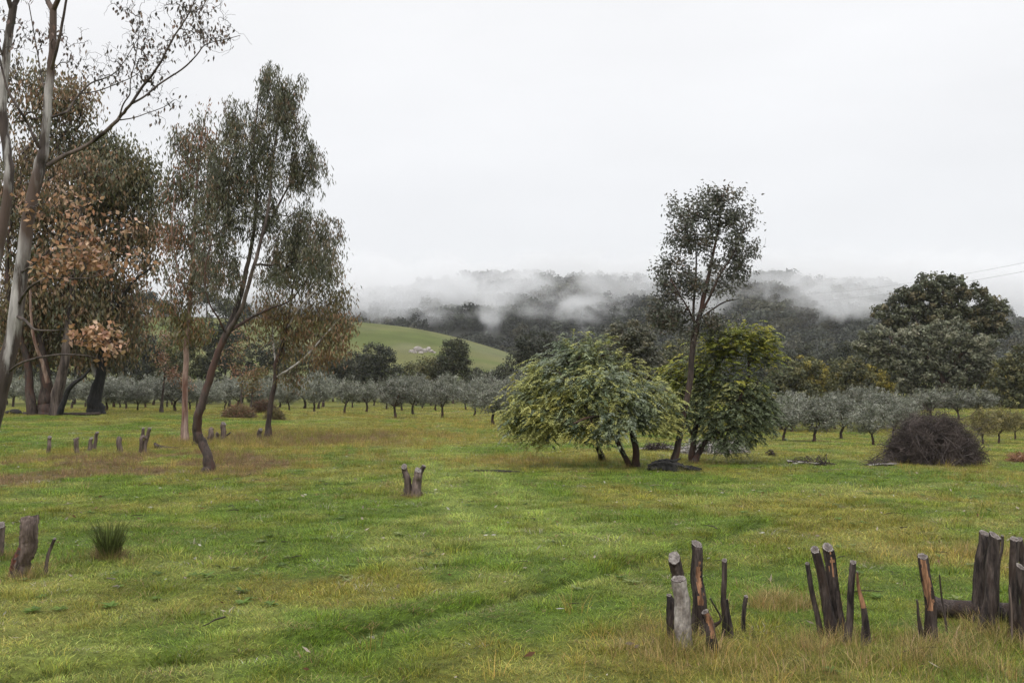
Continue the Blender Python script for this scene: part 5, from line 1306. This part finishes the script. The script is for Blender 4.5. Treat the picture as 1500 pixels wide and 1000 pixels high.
obj('straw', mesh_from('straw', v, f, np.array([.21, .155, .08]) * g.uniform(.5, 1.3, (420, 1)).repeat(8, 0), False, [M_far]), o, 'stuff')

# ------------------------------------------------------------------ rock outcrop on the hill
g = np.random.default_rng(44)
def hill_at(px, py): return gnd(px, py, hill_h)
b = hill_at(617, 513)
o = thing('rock_outcrop', 'pale granite boulders lying together on the green hillside', 'rocks', b)
for i, (px, py, wp, hp) in enumerate([(612, 511, 15, 9), (603, 514, 9, 5), (622, 513, 8, 8), (627, 511, 9, 8), (632, 514, 8, 5), (617, 516, 8, 4), (608, 516, 7, 3), (636, 516, 5, 3)]):
    c = hill_at(px, py + hp / 3); s = c[1] / F
    import bmesh
    bm = bmesh.new(); bmesh.ops.create_icosphere(bm, subdivisions=2, radius=1)
    for vv in bm.verts:
        k = 0.78 + 0.5 * float(fbm(vv.co.x * 1.3 + i * 7, vv.co.y * 1.3 + vv.co.z * 1.7 + i, 2))
        vv.co = Vector((vv.co.x * wp / 2 * s * k, vv.co.y * wp / 2.2 * s * k, vv.co.z * hp * 0.75 * s * k))
        vv.co += Vector(c - b)
    me = bpy.data.meshes.new('boulder'); bm.to_mesh(me); bm.free(); me.materials.append(M_rock); obj('boulder', me, o)

# ------------------------------------------------------------------ power lines
m, nt, N, L = new_mat('wire'); p = N('ShaderNodeBsdfPrincipled'); p.inputs['Base Color'].default_value = (.12, .12, .125, 1); p.inputs['Metallic'].default_value = .4; p.inputs['Roughness'].default_value = .6
L(p.outputs[0], N('ShaderNodeOutputMaterial').inputs[0])
for a, e_, lab in [((1620, 361), (1180, 430), 'upper thin power line crossing the misty sky above the spreading gum'), ((1620, 374), (1180, 441), 'lower thin power line passing behind the spreading gum crown')]:
    A, B = at(*a, 150), at(*e_, 420)
    t = np.linspace(0, 1, 40)[:, None]; P = A * (1 - t) + B * t; P[:, 2] -= (4 * t * (1 - t) * 1.5)[:, 0]
    v, f = tubes(P[None], np.full((1, 40), .022), 5); tag(obj('power_line', mesh_from('power_line', v, f, None, True, [m])), lab, 'power line')

# ------------------------------------------------------------------ grass
def clump(seed, n, rad, h0, h1, lean, w, nseg=3):
    g = np.random.default_rng(seed); v, f = blades(n, rad, h0, h1, lean, w, g, nseg)
    sh = g.uniform(.3, 1.75, (n, 1)) * np.ones(3)
    q = g.random(n); sh[q < .16] = np.array([1.75, 1.35, 1.6]) * g.uniform(.7, 1.1, ((q < .16).sum(), 1))      # withered blades
    sh[q > .955] = np.array([2.3, 1.9, 3.5])                                                                  # near-white blades: dew glints painted into the colour
    return mesh_from('clump', v, f, sh.repeat(nseg * 2, 0), False, [M_grass])
turf = [clump(600 + i, 44, .11, .02, .065, 1.1, .0055) for i in range(4)] + [clump(610 + i, 34, .12, .04, .11, 1.0, .006) for i in range(3)] + [clump(620 + i, 40, .3, .04, .12, .9, .016) for i in range(3)]
g = np.random.default_rng(55)
def field_pts(n, d0, d1, side=2.5):
    y = np.sqrt(g.uniform(d0 ** 2, d1 ** 2, n)); x = g.uniform(-1, 1, n) * (0.54 * y + side)
    return x, y
X_, Y_, I_, S_ = [], [], [], []
for n, d0, d1, ks, sc in [(26000, 4.2, 10, (0, 7), (.7, 1.25)), (30000, 10, 18, (0, 7), (.9, 1.6)), (34000, 18, 34, (0, 7), (1.2, 2.0)), (30000, 34, 62, (7, 10), (.6, 1.1)), (16000, 62, 110, (7, 10), (1.0, 1.7))]:
    x, y = field_pts(n, d0, d1); X_.append(x); Y_.append(y); I_.append(g.integers(*ks, n)); S_.append(g.uniform(*sc, n))
x, y, ii, sc = map(np.concatenate, (X_, Y_, I_, S_))
td_ = track_dist(x, y)
c = sward(x, y)
hgt = 0.42 + 0.4 * fbm(x / 0.8 + 5, y / 0.8 + 2, 3) + 0.9 * sstep(.56, .74, fbm(x / 0.3 + 15, y / 0.3 + 8, 3))
hgt = hgt * (1 - 0.6 * np.exp(-(td_ / .16) ** 2))
sc3 = np.stack([sc, sc, sc * hgt], -1)
tn = c * (0.55 + 1.0 * g.random((len(x), 1)) ** 1.3) * g.uniform(.93, 1.07, (len(x), 3))
white = g.random(len(x)) < 0.008; tn[white] = np.array([.33, .34, .25])  # a few clumps coloured pale to paint in glints of dew
strw = g.random(len(x)) < 0.04; tn[strw] = np.array([.27, .22, .10]) * g.uniform(.7, 1.2, (strw.sum(), 1))
scatter('grass', np.stack([x, y, G(x, y) - .005], -1), g.uniform(0, 6.28, len(x)), sc3, ii, tn, turf)
# taller dry stems
dry = [clump(640 + i, 26, .10, .10, .30, .8, .0045, 4) for i in range(4)]
n = 60000; x, y = field_pts(n, 4.5, 70)
d = dryness(x, y)
pr = sstep(.18, .62, d) * np.where(y < 12, .8, 1)
for px, py, rr, kk in [(1140, 885, .3, 1.6), (1440, 812, .4, 1.2), (1320, 830, .35, .5), (1000, 940, .7, .35), (1060, 960, .6, .4), (1230, 950, .6, .4), (1460, 965, .6, .25), (1400, 985, .8, .5), (1130, 990, .6, .5), (900, 985, .7, .4), (620, 990, .8, .3), (960, 930, .5, .6), (305, 690, .8, 1), (880, 680, 2, .6), (1490, 700, 2, .8), (270, 650, 2, .8)]:
    q = gnd(px, py); pr = pr + kk * np.exp(-((x - q[0]) ** 2 + (y - q[1]) ** 2) / rr ** 2)
pr = pr * (1 - np.exp(-(track_dist(x, y) / .3) ** 2))
kp = g.random(n) < pr * .75
x, y, d = x[kp], y[kp], d[kp]; n = len(x)
br_ = sstep(.35, .7, d)[:, None]
tn = (STRAW * (1 - br_) + BROWN * br_) * g.uniform(.6, 1.25, (n, 1)); gr = g.random(n) < .45; tn[gr] = OLIVE * g.uniform(.7, 1.2, (gr.sum(), 1))
s_ = g.uniform(.5, 1.1, n) * np.where(y > 25, 1.3, 1)
scatter('dry_grass', np.stack([x, y, G(x, y) - .01], -1), g.uniform(0, 6.28, n), s_, g.integers(0, 4, n), tn, dry)
# extra dense straw about the tussock spots
qx, qy = [], []
for px, py, rr, k in [(1140, 888, .16, 90), (1440, 815, .22, 70), (1040, 965, .3, 60), (985, 945, .25, 50), (1470, 945, .4, 90), (1370, 955, .25, 40), (1225, 955, .3, 40), (1420, 990, .4, 60), (305, 695, .35, 50), (1250, 995, .5, 50), (840, 690, .3, 20), (271, 646, .5, 26), (394, 641, .5, 20), (985, 686, .4, 26), (882, 676, .3, 14), (926, 686, .4, 22), (1017, 679, .4, 18), (605, 728, .14, 26), (35, 846, .14, 30), (65, 832, .1, 14), (0, 818, .12, 14), (71, 665, .25, 8), (113, 665, .25, 8), (132, 661, .25, 8), (175, 665, .25, 8), (209, 665, .25, 10), (326, 646, .3, 10), (308, 650, .3, 10), (160, 820, .2, 16), (1000, 955, .14, 26), (1365, 950, .12, 24), (1440, 930, .15, 24), (1490, 945, .15, 24), (1205, 942, .1, 14), (1266, 965, .1, 14)]:
    q = gnd(px, py); qx.append(q[0] + g.normal(0, rr, k)); qy.append(q[1] + g.normal(0, rr, k))
x, y = np.concatenate(qx), np.concatenate(qy); n = len(x)
scatter('straw_tufts', np.stack([x, y, G(x, y) - .01], -1), g.uniform(0, 6.28, n), g.uniform(.4, .95, n), g.integers(0, 4, n), np.where((g.random(n) < .4)[:, None], np.array([.19, .19, .045]), np.array([.33, .265, .11])) * g.uniform(.6, 1.3, (n, 1)), dry)
# fallen leaves, some very pale, twigs in the turf
def litter_leaf(seed):
    g = np.random.default_rng(seed); v, f = leaf_quads(np.array([[-.04, 0, 0.0]]), np.array([[1, .1, g.normal(0, .2)]]), .085, .032, g)
    return mesh_from('fallen_leaf', v, f, np.ones((len(v), 3)), False, [M_grass])
n = 2600; x, y = field_pts(n, 4.5, 45)
kd = g.random(n)
tn = np.where((kd < .45)[:, None], np.array([.40, .33, .27]), np.where((kd < .75)[:, None], np.array([.16, .085, .05]), np.array([.5, .48, .42]))) * g.uniform(.7, 1.2, (n, 1))
scatter('leaf_litter', np.stack([x, y, G(x, y) + .02 + .03 * g.random(n)], -1), g.uniform(0, 6.28, n), g.uniform(.35, 1.1, n) * np.where(y > 20, .8, 1), g.integers(0, 4, n), tn, [litter_leaf(i) for i in range(4)], tilt=g.normal(0, .35, (n, 2)))

# flat broad-leaved weeds and dropped twigs in the turf
def rosette(seed):
    g = np.random.default_rng(seed); n = int(g.integers(7, 12)); a = np.arange(n) * 2.4 + g.normal(0, .2, n)
    ax = np.stack([np.cos(a), np.sin(a), g.uniform(.1, .55, n)], -1); L_ = g.uniform(.05, .11, n); W_ = L_ * .42
    ax = unit(ax); sd = unit(np.cross(ax, np.array([0, 0, 1.0]))); cc = np.zeros((n, 3))
    V = np.stack([cc, cc + ax * L_[:, None] * .55 + sd * W_[:, None] / 2, cc + ax * L_[:, None] - np.array([0, 0, .012]), cc + ax * L_[:, None] * .55 - sd * W_[:, None] / 2], 1).reshape(-1, 3)
    return mesh_from('weed', V, np.arange(n * 4).reshape(n, 4), np.repeat(g.uniform(.7, 1.3, (n, 1)), 4, 0) * np.ones(3), False, [M_grass])
g = np.random.default_rng(91)
n = 900; x, y = field_pts(n, 4.5, 30); kp = fbm(x / 1.3 + 4, y / 1.3 + 70, 2) > .47; x, y = x[kp], y[kp]; n = len(x)
scatter('weeds', np.stack([x, y, G(x, y) + .015], -1), g.uniform(0, 6.28, n), g.uniform(.5, 1.1, n), g.integers(0, 4, n), np.where((g.random(n) < .3)[:, None], np.array([.15, .18, .06]), np.array([.085, .14, .022])) * g.uniform(.7, 1.3, (n, 1)), [rosette(i) for i in range(4)])
def twig(seed):
    g = np.random.default_rng(seed); L_ = g.uniform(.06, .17)
    P = np.array([[-L_, 0, 0], [-L_ * .3, g.normal(0, .02), .012], [L_ * .3, g.normal(0, .03), .008], [L_, g.normal(0, .04), .0]])
    v, f = tubes(P[None], np.array([[.006, .005, .004, .002]]), 4)
    return mesh_from('dropped_twig', v, f, np.ones((len(v), 3)), True, [M_grass])
n = 150; x, y = field_pts(n, 4.5, 28)
scatter('dropped_twigs', np.stack([x, y, G(x, y) + .03], -1), g.uniform(0, 6.28, n), g.uniform(.6, 1.4, n), g.integers(0, 4, n), np.where((g.random(n) < .4)[:, None], np.array([.28, .24, .20]), np.array([.06, .045, .035])), [twig(i) for i in range(4)], tilt=g.normal(0, .12, (n, 2)))
